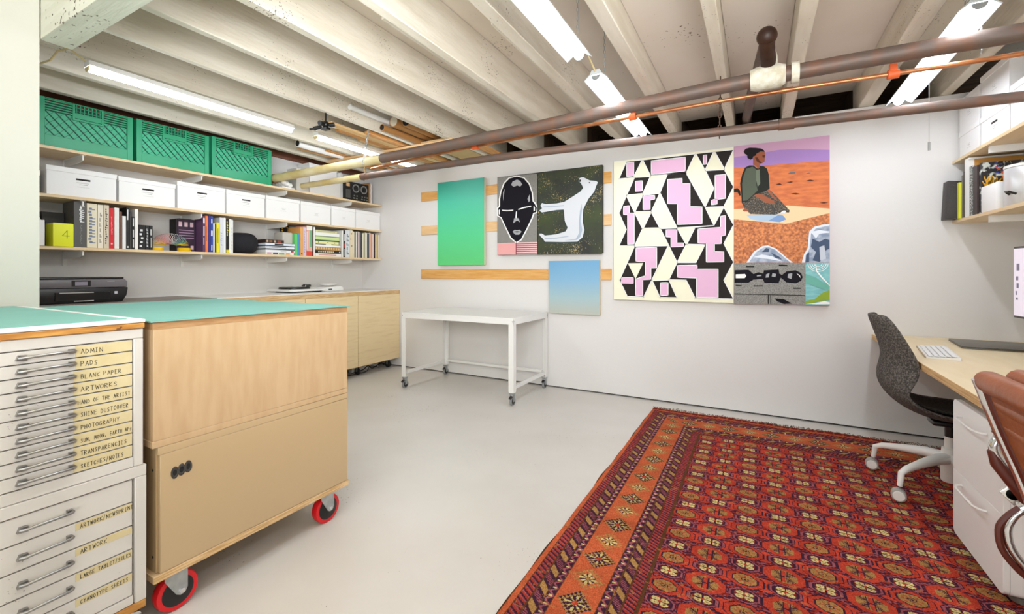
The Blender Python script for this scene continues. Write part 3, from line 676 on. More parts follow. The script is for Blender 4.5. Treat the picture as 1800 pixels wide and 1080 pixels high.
for i, c in enumerate(rc):
    w_ = (4.078-3.668)/len(rc); h = 1.632+rr.uniform(-.012, .006)
    o = build('record_sleeve', G().box(XL+.012, -4.155+rr.uniform(-.004, .004), y, y+w_-.0012, ZS, h), flatm('sleeve_'+c, c, .6)); at_base(o, (-4.3, y+w_/2, ZS))
    nm, pos = RN[i]; tag(o, f'thin {nm} record sleeve, {pos}' + (' from the sand album' if i < 12 else ' one of the packed row' if i == 12 else '') + ' on the lowest shelf', 'record sleeve', 'record sleeves packed against the far wall'); y += w_
# ---------------------------------------------------------------- top shelf, right of the crates
t = thing('egg_tray', 'stack of white moulded egg-like packing beside the last crate', 'packing', (-4.25, 2.84, 1.997))
g = G()
for i in range(3):
    for j in range(4): g.sphere((-4.165-j*.05, 2.792+i*.036, 2.036+(2-i)*.012), .027, 12, 8, (1, 1, 1.0))
build('moulded_cups', g, mat('foam_white', 'EFEDE8', .8), t, smooth=True); build('tray_base', G().box(-4.34, -4.13, 2.76, 2.893, 1.997, 2.009), white_card, t)
t = thing('small_box', 'narrow grey-white box with black slot under the pipe end', 'box', (-4.28, 3.04, 1.997))
build('carton', G().box(-4.36, -4.20, 2.965, 3.11, 1.997, 2.243), mat('grey_card', 'CFCAC2', .7), t); build('hand_hole', G().box(-4.2, -4.199, 3.0, 3.05, 2.20, 2.215), slot_m, t)
t = thing('white_case', 'large white flat case standing on the top shelf before the speaker', 'case', (-4.25, 3.34, 1.997))
build('case_shell', G().box(-4.40, -4.205, 3.125, 3.525, 1.997, 2.235), white, t, bevel=.004)
for i, (a, b, c, z, lab) in enumerate([(3.528, 3.542, 'F0EFEC', 2.30, 'thin white paper booklet left of the boxy speaker'), (3.543, 3.556, 'D9D6D2', 2.31, 'thin grey booklet left of the boxy speaker'), (3.557, 3.572, 'F2F1EE', 2.29, 'white booklet touching the boxy speaker')]):
    bk(a, b, z, c, lab, z0=1.997, x1=-4.22, dep=.15, grp='booklets beside the boxy speaker')
t = thing('radio_speaker', 'black boxy unit with two round speaker cones and a tan label', 'speaker', (-4.28, 3.76, 1.997))
build('cabinet', G().box(-4.38, -4.20, 3.576, 3.945, 1.997, 2.225), black_matte, t, bevel=.003)
for y in (3.745, 3.868):
    s = build('cone', G().lathe([(.050, 0), (.050, .006), (.042, .006), (.036, .001), (.012, .001), (.0, .006)], (-4.20, y, 2.155), 'x', 24), [mat('cone_grey', '8d8a86', .4)], t, smooth=True)
    build('cone_centre', G().lathe([(.034, 0), (.034, .0072), (.012, .0072), (.010, .012)], (-4.20, y, 2.155), 'x', 20), black, s, smooth=True)
g = G()
for r_, yy in enumerate((3.72, 3.76, 3.84, 3.88, 3.92)): g.box(-4.2, -4.1992, yy-.012, yy+.012, 2.03, 2.045).box(-4.2, -4.1992, yy-.006, yy+.014, 2.06, 2.075)
for i in range(6): g.box(-4.2, -4.1992, 3.60+i*.012, 3.604+i*.012, 2.03, 2.13)
build('faceplate_print', g, mat('grey_print', '77756f', .6), t); build('tan_label', G().box(-4.2, -4.199, 3.605, 3.655, 2.165, 2.205), flatm('tan_label', 'E0B37A'), t)
t = thing('brown_panel', 'brown cardboard panel standing right of the boxy speaker', 'panel', (-4.25, 3.97, 1.997))
build('sheet', G().box(-4.40, -4.20, 3.955, 3.975, 1.997, 2.26), mat('brown_card', 'B98A58', .7), t); build('white_edge', G().box(-4.40, -4.195, 3.978, 3.99, 1.997, 2.25), white_card, t)
bankers('storage_box', -4.44, -4.25, 3.15, 3.52, 2.237, 2.345, 'low white box lying above the white case under the joists', 'boxes at the end of the top shelf', slot=False)
# ---------------------------------------------------------------- long counter along the left wall
XC = -3.82
def counter_unit(y0, y1, lab):
    t = thing('base_cabinet', lab, 'cabinet', ((XL+XC)/2, (y0+y1)/2, .11), group='plywood base cabinets along the shelf wall')
    build('carcass', G().box(XL+.01, XC-.02, y0+.001, y1-.001, .108, .8935), counter_ply, t)
    build('door', G().box(XC-.02, XC, y0+.003, y1-.003, .112, .893), counter_ply, t, bevel=.0015, segs=1)
    for x in (XL+.12, XC-.10):
        for y in (y0+.08, y1-.10):
            c = build('caster', G().cyl((x, y-.012, .04), (x, y+.012, .04), .038, 16), black_matte, t, smooth=True)
            build('fork', G().box(x-.012, x+.012, y-.018, y-.014, .04, .108).box(x-.012, x+.012, y+.014, y+.018, .04, .108).box(x-.03, x+.03, y-.03, y+.03, .104, .108), steel, c)
    return t
CL = ['plywood base cabinet nearest the partition, mostly hidden by the work cart', 'second plywood base cabinet, hidden behind the work cart', 'third plywood base cabinet with only its top showing behind the cart', 'plywood base cabinet peeking out right of the work cart', 'plywood base cabinet at the far wall beside the white table']
ys = [.83, 1.48, 2.135, 2.79, 3.44, 4.088]
for i in range(5): counter_unit(ys[i], ys[i+1], CL[i])
t = thing('worktop', 'long worktop over the plywood base cabinets, white with a plywood front strip', 'worktop', (-4.14, 2.4, .92))
build('front_strip', G().box(XC-.02, XC+.001, .83, 4.088, .894, .936), ply_edge, t)
build('top_board', G().box(XL+.005, XC-.021, .83, 4.088, .894, .936), ply_edge, t)
build('white_surface', G().box(XL+.005, XC+.001, 1.99, 4.088, .937, .944), white, t)
build('grey_surface', G().box(XL+.005, XC+.001, .83, 1.988, .937, .943), mat('grey_laminate', '8f857c', .5, c2='857b72', nscale=4), t)
t = thing('power_strip', 'power strip and cables on the floor under the end cabinet', 'power strip', (-3.95, 3.75, .0))
build('strip_body', G().box(-4.10, -4.04, 3.55, 3.95, .001, .05), white, t, bevel=.004)
build('cables', G().tube(bez([(-4.0, 3.5, .01), (-3.93, 3.6, .04), (-3.97, 3.72, .06), (-3.98, 3.8, .02), (-4.0, 3.95, .05), (-4.05, 4.05, .01)]), .006, 8).tube(bez([(-3.95, 3.4, .01), (-3.9, 3.62, .02), (-3.97, 3.75, .05), (-3.99, 3.9, .01)]), .005, 8), black, t, smooth=True)
# printer
t = thing('printer', 'black inkjet printer at the partition end of the worktop', 'printer', (-4.15, 1.24, .9445))
PX = -3.965; y0, y1 = 1.0, 1.462
build('lower_body', G().prism([(y0, .9445), (y1-.03, .9445), (y1-.006, .99), (y1+.002, 1.045), (y0, 1.045)], 'x', -4.36, PX), black, t, bevel=.006)
build('control_panel', G().prism([(y0, 1.046), (y1+.001, 1.046), (y1+.003, 1.085), (y1-.012, 1.103), (y0, 1.103)], 'x', -4.35, PX-.012), mat('printer_grey', '6e696c', .35), t, bevel=.006)
build('scanner_lid', G().box(-4.36, PX-.03, y0, y1-.012, 1.104, 1.118), black, t, bevel=.005)
build('touch_screen', G().box(PX-.013, PX-.010, 1.165, 1.262, 1.055, 1.096).mi(1).box(PX-.011, PX-.0095, 1.182, 1.245, 1.062, 1.088), [black, mat('screen_lilac', '8f8794', .3)], t)
build('output_tray', G().box(PX-.002, PX+.012, 1.08, 1.36, .962, 1.018).mi(1).box(PX+.012, PX+.0135, 1.10, 1.27, 1.012, 1.018).box(PX+.012, PX+.0135, 1.17, 1.27, .956, .962), [mat('printer_slot', '0b0a0a', .3), mat('tray_lip', 'b8b4b0', .4)], t)
build('badge', G().box(PX+.0, PX+.0015, 1.385, 1.402, 1.0, 1.018).box(PX-.013, PX-.0105, 1.35, 1.39, 1.088, 1.0905), mat('silver_badge', 'c9c9cc', .3), t)
# turntable
t = thing('turntable', 'white turntable with a black platter on the worktop', 'record player', (-4.2, 3.12, .9455))
build('feet', G().box(-4.30, -4.06, 2.80, 3.16, .9455, .957), black, t)
build('plinth', G().box(-4.42, -4.05, 2.78, 3.20, .957, .978), white, t, bevel=.004)
build('platter', G().lathe([(.15, 0), (.15, .014), (.02, .016)], (-4.24, 2.97, .979), 'z', 32), black, t, smooth=True)
build('record', G().lathe([(.148, 0), (.148, .003)], (-4.24, 2.97, .996), 'z', 32), mat('vinyl', '20241f', .2), t)
build('tonearm', G().tube([(-4.36, 3.16, 1.0), (-4.36, 3.16, 1.018), (-4.20, 3.13, 1.018), (-4.13, 3.06, 1.010)], .005, 8).cyl((-4.36, 3.16, .979), (-4.36, 3.16, 1.012), .018, 12).box(-4.15, -4.11, 3.04, 3.07, 1.0, 1.016), black, t, smooth=True)
build('knob', G().cyl((-4.10, 2.82, .979), (-4.10, 2.82, .995), .014, 12), black, t)
t = thing('phono_box', 'white audio box with two black knobs at the right of the turntable', 'amplifier', (-4.25, 3.38, .9455))
build('case_shell', G().prism([(3.22, .9455), (3.50, .9455), (3.49, .985), (3.46, .995), (3.22, .985)], 'x', -4.42, -4.12), white, t, bevel=.005)
build('white_dish', G().lathe([(.05, 0), (.085, .012), (.09, .028), (.084, .028), (.05, .006)], (-4.28, 3.42, .996), 'z', 24), white, t, smooth=True)
build('knob', G().cyl((-4.119, 3.30, .965), (-4.105, 3.30, .965), .007, 10).cyl((-4.119, 3.325, .965), (-4.105, 3.325, .965), .007, 10), black, t)

# ---------------------------------------------------------------- flat-file cabinets (two stacked units on a wooden base)
FX = -1.70; FB = -2.815
ff = mat('file_cabinet_grey', 'CFCAC3', .45, c2='C8C3BB', nscale=5, metal=.05); specks(ff, 120, 1.075, '5d4f40', 3.5)
masking = mat('masking_tape', 'CFC096', .7, c2='C8B78A', nscale=18)
dark_gap = mat('drawer_gap', '2a2521', .8)
mk = flatm('marker_ink', '201c18')
def handle(parent, y0, y1, z, x=FX):
    g = G()
    g.prism([(y0-.009, z-.009), (y0+.012, z-.011), (y0+.012, z+.004), (y0-.004, z+.005)], 'x', x-.001, x+.010)
    g.prism([(y1-.012, z-.007), (y1+.003, z-.005), (y1, z+.006), (y1-.012, z+.007)], 'x', x-.001, x+.010)
    g.tube([(x+.010, y0-.004, z-.002), (x+.019, y0+.006, z-.001), (x+.019, y1-.008, z+.001), (x+.010, y1, z+.001)], .0042, 8)
    return build('handle', g, mat('worn_nickel', '9C9B99', .28, metal=1), parent, smooth=50)
WSPAN = {'ADMIN': .052, 'PADS': .040, 'BLANK PAPER': .095, 'ARTWORKS': .085, 'HAND OF THE ARTIST': .122, 'SHINE DUSTCOVER': .112, 'PHOTOGRAPHY': .090, 'SUN, MOON, EARTH APs': .120, 'TRANSPARENCIES': .108, 'SKETCHES/NOTES': .100, 'ARTWORK/NEWSPRINT': .124, 'ARTWORK': .062, 'LARGE TABLET/SILKS': .120, 'CYANOTYPE SHEETS': .112}
def tape(parent, y0, y1, z0, z1, text, size, seed, x=FX, y_text=None):
    tp = build('label_tape', G().box(x-.0005, x+.0006, y0, y1, z0, z1), masking, parent)
    return tp
def writing(parent, text, u, v, size, seed, wide, gap=.3, x=FX):
    size *= .86; un = sum(.55 if c == ' ' else 1.18*wide for c in text)*size; span = WSPAN.get(text, .10)
    wide = max(.2, (span/size-sum(.55 for c in text if c == ' '))/max(1, sum(c != ' ' for c in text))-.18)
    g = letters(text, u+.004, v, size, lambda a, b: (x+.0009, a, b), wd=.0014, wide=wide, gap=gap, seed=seed)
    return build('writing', g, mk, parent)
Y0 = -.25; YS = .641; YE = .666
t = thing('flat_file_cabinet', 'upper grey steel flat file with ten shallow hand-labelled drawers', 'cabinet', (-2.25, .25, .5435))
build('carcass', G().box(FB, FX-.014, Y0, YE, .5435, .9735), ff, t, bevel=.002, segs=1)
build('front_frame', G().box(FX-.014, FX, YS, YE, .5435, .943).box(FX-.014, FX, Y0, YE, .943, .974).box(FX-.014, FX, Y0, YS, .5435, .5755), ff, t, bevel=.002, segs=1)
build('recess', G().box(FX-.013, FX-.0125, Y0, YS, .575, .944), dark_gap, t)
zs = [.942, .906, .870, .834, .797, .761, .724, .688, .651, .614, .577]
TX = [('ADMIN', .0145, .78), ('PADS', .0155, .8), ('BLANK PAPER', .0135, .62), ('ARTWORKS', .0145, .78), ('HAND OF THE ARTIST', .0125, .47), ('SHINE DUSTCOVER', .014, .53), ('PHOTOGRAPHY', .013, .66), ('SUN, MOON, EARTH APs', .0118, .42), ('TRANSPARENCIES', .0135, .62), ('SKETCHES/NOTES', .0135, .56)]
for i in range(10):
    z1, z0 = zs[i]-.0012, zs[i+1]+.0012
    d = build('drawer', G().box(FX-.012, FX-.001, Y0, YS-.0025, z0, z1), ff, t, bevel=.0015, segs=1)
    handle(d, .397, .503, (z0+z1)/2+.003)
    st = .506 if i < 2 else (.502 if i != 4 else .505)
    tp = build('label_tape', G().box(FX-.0012, FX-.0003, st, YS-.004, z0+.001, z1-.001), masking, d)
    writing(d, TX[i][0], .514 if i != 4 else .508, z0+.009, TX[i][1], i, TX[i][2], x=FX-.001)
t2 = thing('flat_file_cabinet', 'lower grey steel flat file with deeper drawers and chipped paint', 'cabinet', (-2.25, .25, .115))
YE2, YS2 = .673, .641
build('carcass', G().box(FB, FX-.014, Y0, YE2, .117, .543), ff, t2, bevel=.002, segs=1)
build('front_frame', G().box(FX-.014, FX+.004, YS2+.002, YE2, .117, .509).box(FX-.014, FX+.004, Y0, YE2, .509, .543).box(FX-.014, FX, Y0, YS2, .117, .144), ff, t2, bevel=.002, segs=1)
build('recess', G().box(FX-.013, FX-.0125, Y0, YS2, .144, .509), dark_gap, t2)
zs = [.507, .435, .3625, .290, .217, .145]
T2 = [None, ('ARTWORK/NEWSPRINT', .013, .54), ('ARTWORK', .014, .75), ('LARGE TABLET/SILKS', .0125, .52), ('CYANOTYPE SHEETS', .0125, .58)]
for i in range(5):
    z1, z0 = zs[i]-.0015, zs[i+1]+.0015
    d = build('drawer', G().box(FX-.012, FX-.001, Y0, YS2-.003, z0, z1), ff, t2, bevel=.0015, segs=1)
    handle(d, .399, .499, (z0+z1)/2+.003)
    if T2[i]:
        build('label_tape', G().box(FX-.0012, FX-.0003, .506, YS2-.004, z1-.022, z1-.001), masking, d)
        writing(d, T2[i][0], .513, z1-.0185, T2[i][1], 20+i, T2[i][2], x=FX-.001)
oak = mat('honey_wood_strip', 'CF9A4E', .5, c2='A86F2E', nscale=6, stretch=(1, 2, 14)); specks(oak, 40, 1.06, '6b3f1c', 2)
t = thing('cabinet_base', 'honey wood base with casters under the lower flat file', 'base', (-2.25, .25, .0))
build('base_board', G().box(FB, FX+.004, Y0, .672, .092, .1165), oak, t, bevel=.002, segs=1)
for (x, y) in ((FX-.06, .60), (FB+.08, .60), (FX-.06, -.15), (FB+.08, -.15)):
    c = build('caster', G().cyl((x, y-.014, .035), (x, y+.014, .035), .034, 18), mat('grey_rubber', '55504b', .6), t, smooth=True)
    build('fork', G().box(x-.035, x+.035, y-.03, y+.03, .086, .092).prism([(x-.02, .088), (x+.02, .088), (x+.008, .03), (x-.008, .03)], 'y', y-.022, y-.018).prism([(x-.02, .088), (x+.02, .088), (x+.008, .03), (x-.008, .03)], 'y', y+.018, y+.022), steel, c)
    build('brake_lever', G().prism([(y+.02, .075), (y+.075, .055), (y+.08, .045), (y+.03, .06)], 'x', x-.014, x+.014), chrome, c)
t = thing('file_top', 'white-edged board with honey wood rim on top of the flat files', 'worktop', (-2.25, .2, .9915))
build('wood_rim', G().box(FB, FX+.006, Y0, .668, .9745, .9915), oak, t, bevel=.002, segs=1)
build('white_board', G().box(FB, FX+.006, Y0, .670, .9925, 1.003), white, t, bevel=.003)
build('green_cutting_mat', G().box(FB+.015, FX-.030, Y0, .635, 1.003, 1.0055), teal, t)

# ---------------------------------------------------------------- tall work cart on red wheels
t = thing('rolling_platform', 'plywood platform on red casters carrying the tan box', 'dolly', (-2.26, 1.08, 0))
build('deck', G().box(-2.86, -1.70, .693, 1.472, .142, .166), plycart, t, bevel=.0015, segs=1)
build('edge_ply', G().box(-1.70, -1.6985, .694, 1.471, .143, .165).box(-1.70, -1.6985, .694, 1.471, .1501, .1503), ply_edge, t)
red = mat('red_tyre', 'D8141E', .35); 
def wheel(x, y, big=True):
    c = build('caster', G().lathe([(.049, -.017), (.0615, -.016), (.064, -.008), (.064, .008), (.0615, .016), (.049, .017)], (x, y, .064), 'x', 36), red, t, smooth=True)
    build('hub', G().lathe([(.045, -.0195), (.048, -.0175), (.048, .0175), (.045, .0195)], (x, y, .064), 'x', 30), mat('black_hub', '121013', .35), c, smooth=True)
    g = G()
    for dx in (-.024, .022): g.prism([(y-.042, .136), (y+.026, .136), (y+.026, .068), (y+.018, .052), (y+.004, .05), (y-.008, .058), (y-.042, .118)], 'x', x+dx, x+dx+.003)
    g.box(x-.03, x+.03, y-.05, y+.045, .134, .1415)
    build('fork', g, steel, c); build('axle_bolt', G().cyl((x-.03, y+.008, .064), (x+.030, y+.008, .064), .009, 6), chrome, c)
for (x, y) in ((-1.745, .775), (-1.745, 1.38), (-2.80, .775), (-2.80, 1.38)): wheel(x, y)
tanm = mat('tan_laminate', 'BCA27C', .35, bump=.02, bscale=200); tan_side = mat('tan_side', 'B39872', .45)
t = thing('storage_chest', 'tan laminate chest with three black cable holes, lower box of the cart', 'chest', (-2.26, 1.085, .1665))
build('front_panel', G().box(-1.715, -1.701, .712, 1.466, .167, .554), tanm, t, bevel=.0015, segs=1)
build('top_rail', G().box(-1.716, -1.7005, .706, 1.467, .5545, .580), tanm, t, bevel=.0015, segs=1)
build('side_panel', G().box(-2.85, -1.716, .706, .722, .167, .580), tan_side, t); build('side_panel', G().box(-2.85, -1.716, 1.45, 1.466, .167, .580), tan_side, t)
build('rear_panel', G().box(-2.85, -2.84, .722, 1.45, .167, .58), tan_side, t); build('inner_floor', G().box(-2.84, -1.716, .722, 1.45, .167, .18), tan_side, t)
for z in (.50, .215): build('screw_hole', G().cyl((-1.735, .7065, z), (-1.735, .7045, z), .004, 10), dark_gap, t)
def tall(g, zc): g.v = [(a, b, zc+(c-zc)*1.75) for a, b, c in g.v]; return g
for y in (.753, .773, .793): 
    build('grommet', tall(G().torus((-1.7005, y, .482+(y-.757)*.15), .0088, .0030, 'x', 18, 8), .482+(y-.757)*.15), mat('grommet_black', '3a3734', .4), t, smooth=True)
    build('grommet_hole', tall(G().cyl((-1.7015, y, .482+(y-.757)*.15), (-1.7004, y, .482+(y-.757)*.15), .0085, 16), .482+(y-.757)*.15), black_matte, t)
t = thing('storage_chest', 'birch plywood chest, upper box of the work cart', 'chest', (-2.26, 1.08, .581))
build('bottom_board', G().box(-2.85, -1.700, .690, 1.466, .581, .603), plycart, t, bevel=.001, segs=1)
build('front_panel', G().box(-1.715, -1.701, .6925, 1.466, .6035, .964), plycart, t, bevel=.001, segs=1)
build('side_panel', G().box(-2.85, -1.716, .692, .706, .6035, .964), plycart, t); build('side_panel', G().box(-2.85, -1.716, 1.452, 1.466, .6035, .964), plycart, t)
build('rear_panel', G().box(-2.85, -2.838, .706, 1.452, .6035, .964), plycart, t); build('top_board', G().box(-2.85, -1.703, .692, 1.466, .9645, .988), mat('top_board_ply', 'B98F62', .6, c2='A57C50', nscale=6, stretch=(1, 3, 20)), t)
t = thing('cutting_mat', 'large teal cutting mat covering the top of the work cart', 'cutting mat', (-2.27, 1.08, .989))
build('mat_sheet', G().box(-2.85, -1.694, .684, 1.478, .989, .9935), teal, t)
build('mat_underside', G().box(-2.85, -1.6942, .6842, 1.4778, .9885, .989), dark_gap, t)

# ---------------------------------------------------------------- white steel table on casters
t = thing('rolling_table', 'white steel table on casters against the back wall', 'table', (-2.45, 3.69, 0))
x0, x1, y0, y1 = -3.095, -1.825, 3.335, 4.045
build('tabletop', G().box(x0, x1, y0, y1, .742, .757).box(x0, x1, y0, y0+.003, .700, .742).box(x0, x1, y1-.003, y1, .700, .742).box(x0, x0+.003, y0, y1, .700, .742).box(x1-.003, x1, y0, y1, .700, .742), white_metal, t, bevel=.001, segs=1)
for (x, y, sx, sy) in ((x0, y0, 1, 1), (x1, y0, -1, 1), (x0, y1, 1, -1), (x1, y1, -1, -1)):
    lg = build('leg', G().box(x, x+sx*.050, y+sy*.001, y+sy*.004, .115, .742).box(x+sx*.001, x+sx*.004, y+sy*.002, y+sy*.050, .115, .742).box(x, x+sx*.045, y, y+sy*.045, .112, .116), white_metal, t)
    build('screw', G().cyl((x+sx*.012, y-.0008*sy, .725), (x+sx*.012, y+.001*sy, .725), .004, 8).cyl((x-.0008*sx, y+sy*.012, .725), (x+.001*sx, y+sy*.012, .725), .004, 8), black, lg)
    cx, cy = x+sx*.024, y+sy*.024
    c = build('caster', G().lathe([(.030, -.011), (.0375, -.010), (.0375, .010), (.030, .011)], (cx, cy, .0376), 'x', 24), mat('grey_tyre', '8b8d8e', .5), t, smooth=True)
    build('hub', G().cyl((cx-.0115, cy, .0376), (cx+.0115, cy, .0376), .028, 16), black, c)
    build('fork', G().box(cx-.018, cx-.015, cy-.014, cy+.014, .035, .098).box(cx+.015, cx+.018, cy-.014, cy+.014, .035, .098).box(cx-.02, cx+.02, cy-.02, cy+.02, .097, .111).cyl((cx, cy, .09), (cx, cy, .112), .012, 10), steel, c)
    build('brake_lever', G().prism([(cy-.045, .07), (cy-.02, .085), (cy-.02, .075), (cy-.045, .062)], 'x', cx-.012, cx+.012), black, c)
for (x, a) in ((x0+.004, 1), (x1-.034, 1)): build('side_stretcher', G().box(x, x+.030, y0+.05, y1-.05, .140, .165), white_metal, t)
build('rear_stretcher', G().box(x0+.05, x1-.05, y1-.034, y1-.004, .150, .175), white_metal, t)

# ---------------------------------------------------------------- wooden hanging rails
def rail(x0, x1, z0, z1, lab, m):
    o = build('hanging_rail', G().box(x0, x1, YW-.019, YW-.001, z0, z1), m, bevel=.002, segs=1); at_base(o, ((x0+x1)/2, YW, z0)); return tag(o, lab, 'rail', 'wooden rails screwed to the back wall')
specks(pine, 25, 1.10, '8a4a1c', 3)
rail(-3.475, -1.19, 1.989, 2.095, 'top wooden rail behind the tops of the paintings', pine)
rail(-3.475, -1.19, 1.593, 1.698, 'middle pale wooden rail behind the green and mask paintings', pine2)
rail(-3.475, -1.19, 1.079, 1.185, 'lowest wooden rail with two knots, right end behind the blue painting', pine)

# ---------------------------------------------------------------- paintings
def grad_mat(name, stops, ax=2, lo=0, hi=1, rough=.5):
    m = bpy.data.materials.new(name); m.use_nodes = True; nt = m.node_tree; L = nt.links; b = nt.nodes['Principled BSDF']; b.inputs['Roughness'].default_value = rough
    tc = nt.nodes.new('ShaderNodeTexCoord'); sp = nt.nodes.new('ShaderNodeSeparateXYZ'); L.new(tc.outputs['Object'], sp.inputs[0])
    nz = nt.nodes.new('ShaderNodeTexNoise'); nz.inputs['Scale'].default_value = 3; L.new(tc.outputs['Object'], nz.inputs['Vector'])
    ad = nt.nodes.new('ShaderNodeMath'); ad.operation = 'MULTIPLY_ADD'; ad.inputs[1].default_value = .06; L.new(nz.outputs[0], ad.inputs[0]); L.new(sp.outputs[ax], ad.inputs[2])
    mr = nt.nodes.new('ShaderNodeMapRange'); mr.inputs[1].default_value = lo+.03; mr.inputs[2].default_value = hi+.03; L.new(ad.outputs[0], mr.inputs[0])
    r = nt.nodes.new('ShaderNodeValToRGB'); e = r.color_ramp.elements
    while len(e) < len(stops): e.new(.5)
    for el, (p, c) in zip(e, stops): el.position = p; el.color = (*lin(c), 1)
    L.new(mr.outputs[0], r.inputs[0]); L.new(r.outputs[0], b.inputs['Base Color']); return m
def kz(z, yf): return 1.15+(z-1.15)*yf/4.09
def canvas(name, lab, X0, X1, Z0, Z1, yf, yb, edge, face, grp=None):
    k = yf/4.09; x0, x1, z0, z1 = X0*k, X1*k, kz(Z0, yf), kz(Z1, yf)
    t = thing(name, lab, 'painting', ((x0+x1)/2, yb, z0))
    build('stretcher', G().box(x0, x1, yf+.002, yb, z0, z1), edge, t, bevel=.002, segs=1)
    if face is not None: build('painted_face', G().box(x0+.001, x1-.001, yf, yf+.002, z0+.001, z1-.001), face, t)
    return t, k
edge_c = mat('raw_canvas_edge', 'DDCDB0', .7)
dark_edge = mat('dark_canvas_edge', '2e2a26', .7); lilac_edge = mat('lilac_canvas_edge', 'C9A0B8', .7)
yb = YW-.0195
canvas('painting', 'plain painting fading from teal green to light green', -3.243, -2.602, 1.233, 2.190, yb-.04, yb, edge_c, grad_mat('green_fade', [(0, '5FCB79'), (.35, '56CB8C'), (.75, '4CBE9E'), (1, '2FA08C')], 2, 0, .95))
canvas('painting', 'small square painting fading from blue to sand', -1.835, -1.300, .742, 1.266, yb-.025, yb, edge_c, grad_mat('blue_fade', [(0, 'B9BBAE'), (.3, 'A5BFC4'), (.65, '84B2D0'), (1, '6FA5CC')], 2, 0, .52))
AM = {'k': '2b2624', 'c': 'EFEBD0', 'p': 'E3B6D3', 'white': 'F0EFEC', 'black': '17141c', 'ink': '26231f', 'inkline': '3a4440', 'grey': 'a9a9ac', 'pink': 'E7A6A4', 'pinklt': 'F0C6C6', 'darkred': '8a2a40', 'calf': 'D5D7DC', 'calfshade': 'A9B4C4',
 'skya': 'C79DB8', 'skyb': 'A583BE', 'cream': 'F3CFA4', 'paleblue': 'AFC3D6', 'midblue': '7F9CC8', 'darkgreen': '2a2c28', 'shirt': '575E50', 'shirtlt': '6f7866', 'skirt': '3b352c', 'skin': '9A5B42', 'skindark': '5E3426', 'hair': '1E1A1C', 'cloud': 'E1E6EE', 'stone': '6c6a70', 'darkbrown': '5a3226', 'rock': 'A9B4C6', 'rocklt': 'C5CAD4', 'rockdk': '4a5870', 'teal': '7FBEBF', 'lime': '8FA83A', 'greenblue': '6FB0A0'}
SPECIAL = {'speck': mat('art_speck', '9a9892', .6, c2='6b6862', nscale=220, detail=1), 'olive': mat('art_olive', '3a4420', .6, c2='272a26', nscale=4), 'ground': mat('art_ground', 'D9773A', .6, c2='C0602E', nscale=14, stretch=(1, 1, 3)),
 'grassy': mat('art_grass', 'E08A4C', .6, c2='9c5228', nscale=55, detail=3), 'skirt': mat('art_skirt', '2b2620', .6, c2='8a7a60', nscale=150, detail=1, ramp=(.5, .7)), 'rock': mat('art_rock', 'B4BCCB', .6, c2='7f8ea6', nscale=25), 'teal': mat('art_teal', '86C4C4', .6, c2='6fb2b8', nscale=20, stretch=(1, 1, 4))}
specks(SPECIAL['olive'], 130, .99, 'c9b47a', 5)
def picture(name, data, yf, k, parent, base_step=.00025):
    ms = []; mats_ = []; g = G()
    for i, (m, p) in enumerate(data):
        if m not in ms: ms.append(m); mats_.append(SPECIAL.get(m) or mat('art_'+m, AM[m], .7, spec=.15))
        poly = [(p[j]*k, kz(p[j+1], yf)) for j in range(0, len(p), 2)]
        g.mi(ms.index(m)).flat(poly, 'y', yf-.0004-base_step*i, -1)
    return build(name, g, mats_, parent)
def outline(data, cols, wd, yf, k, parent, name, m):
    g = G(); 
    for (c, p) in data:
        if c not in cols: continue
        poly = [Vector((p[j]*k, kz(p[j+1], yf))) for j in range(0, len(p), 2)]
        for a, b in zip(poly, poly[1:]+poly[:1]):
            d = (b-a); L = d.length
            if L < 1e-5: continue
            n = Vector((-d.y, d.x))/L*wd/2; e = d/L*wd/2
            g.add([(q.x, yf-.0088, q.y) for q in (a-e+n, a-e-n, b+e-n, b+e+n)], [(0, 1, 2, 3)])
    return build(name, g, m, parent)
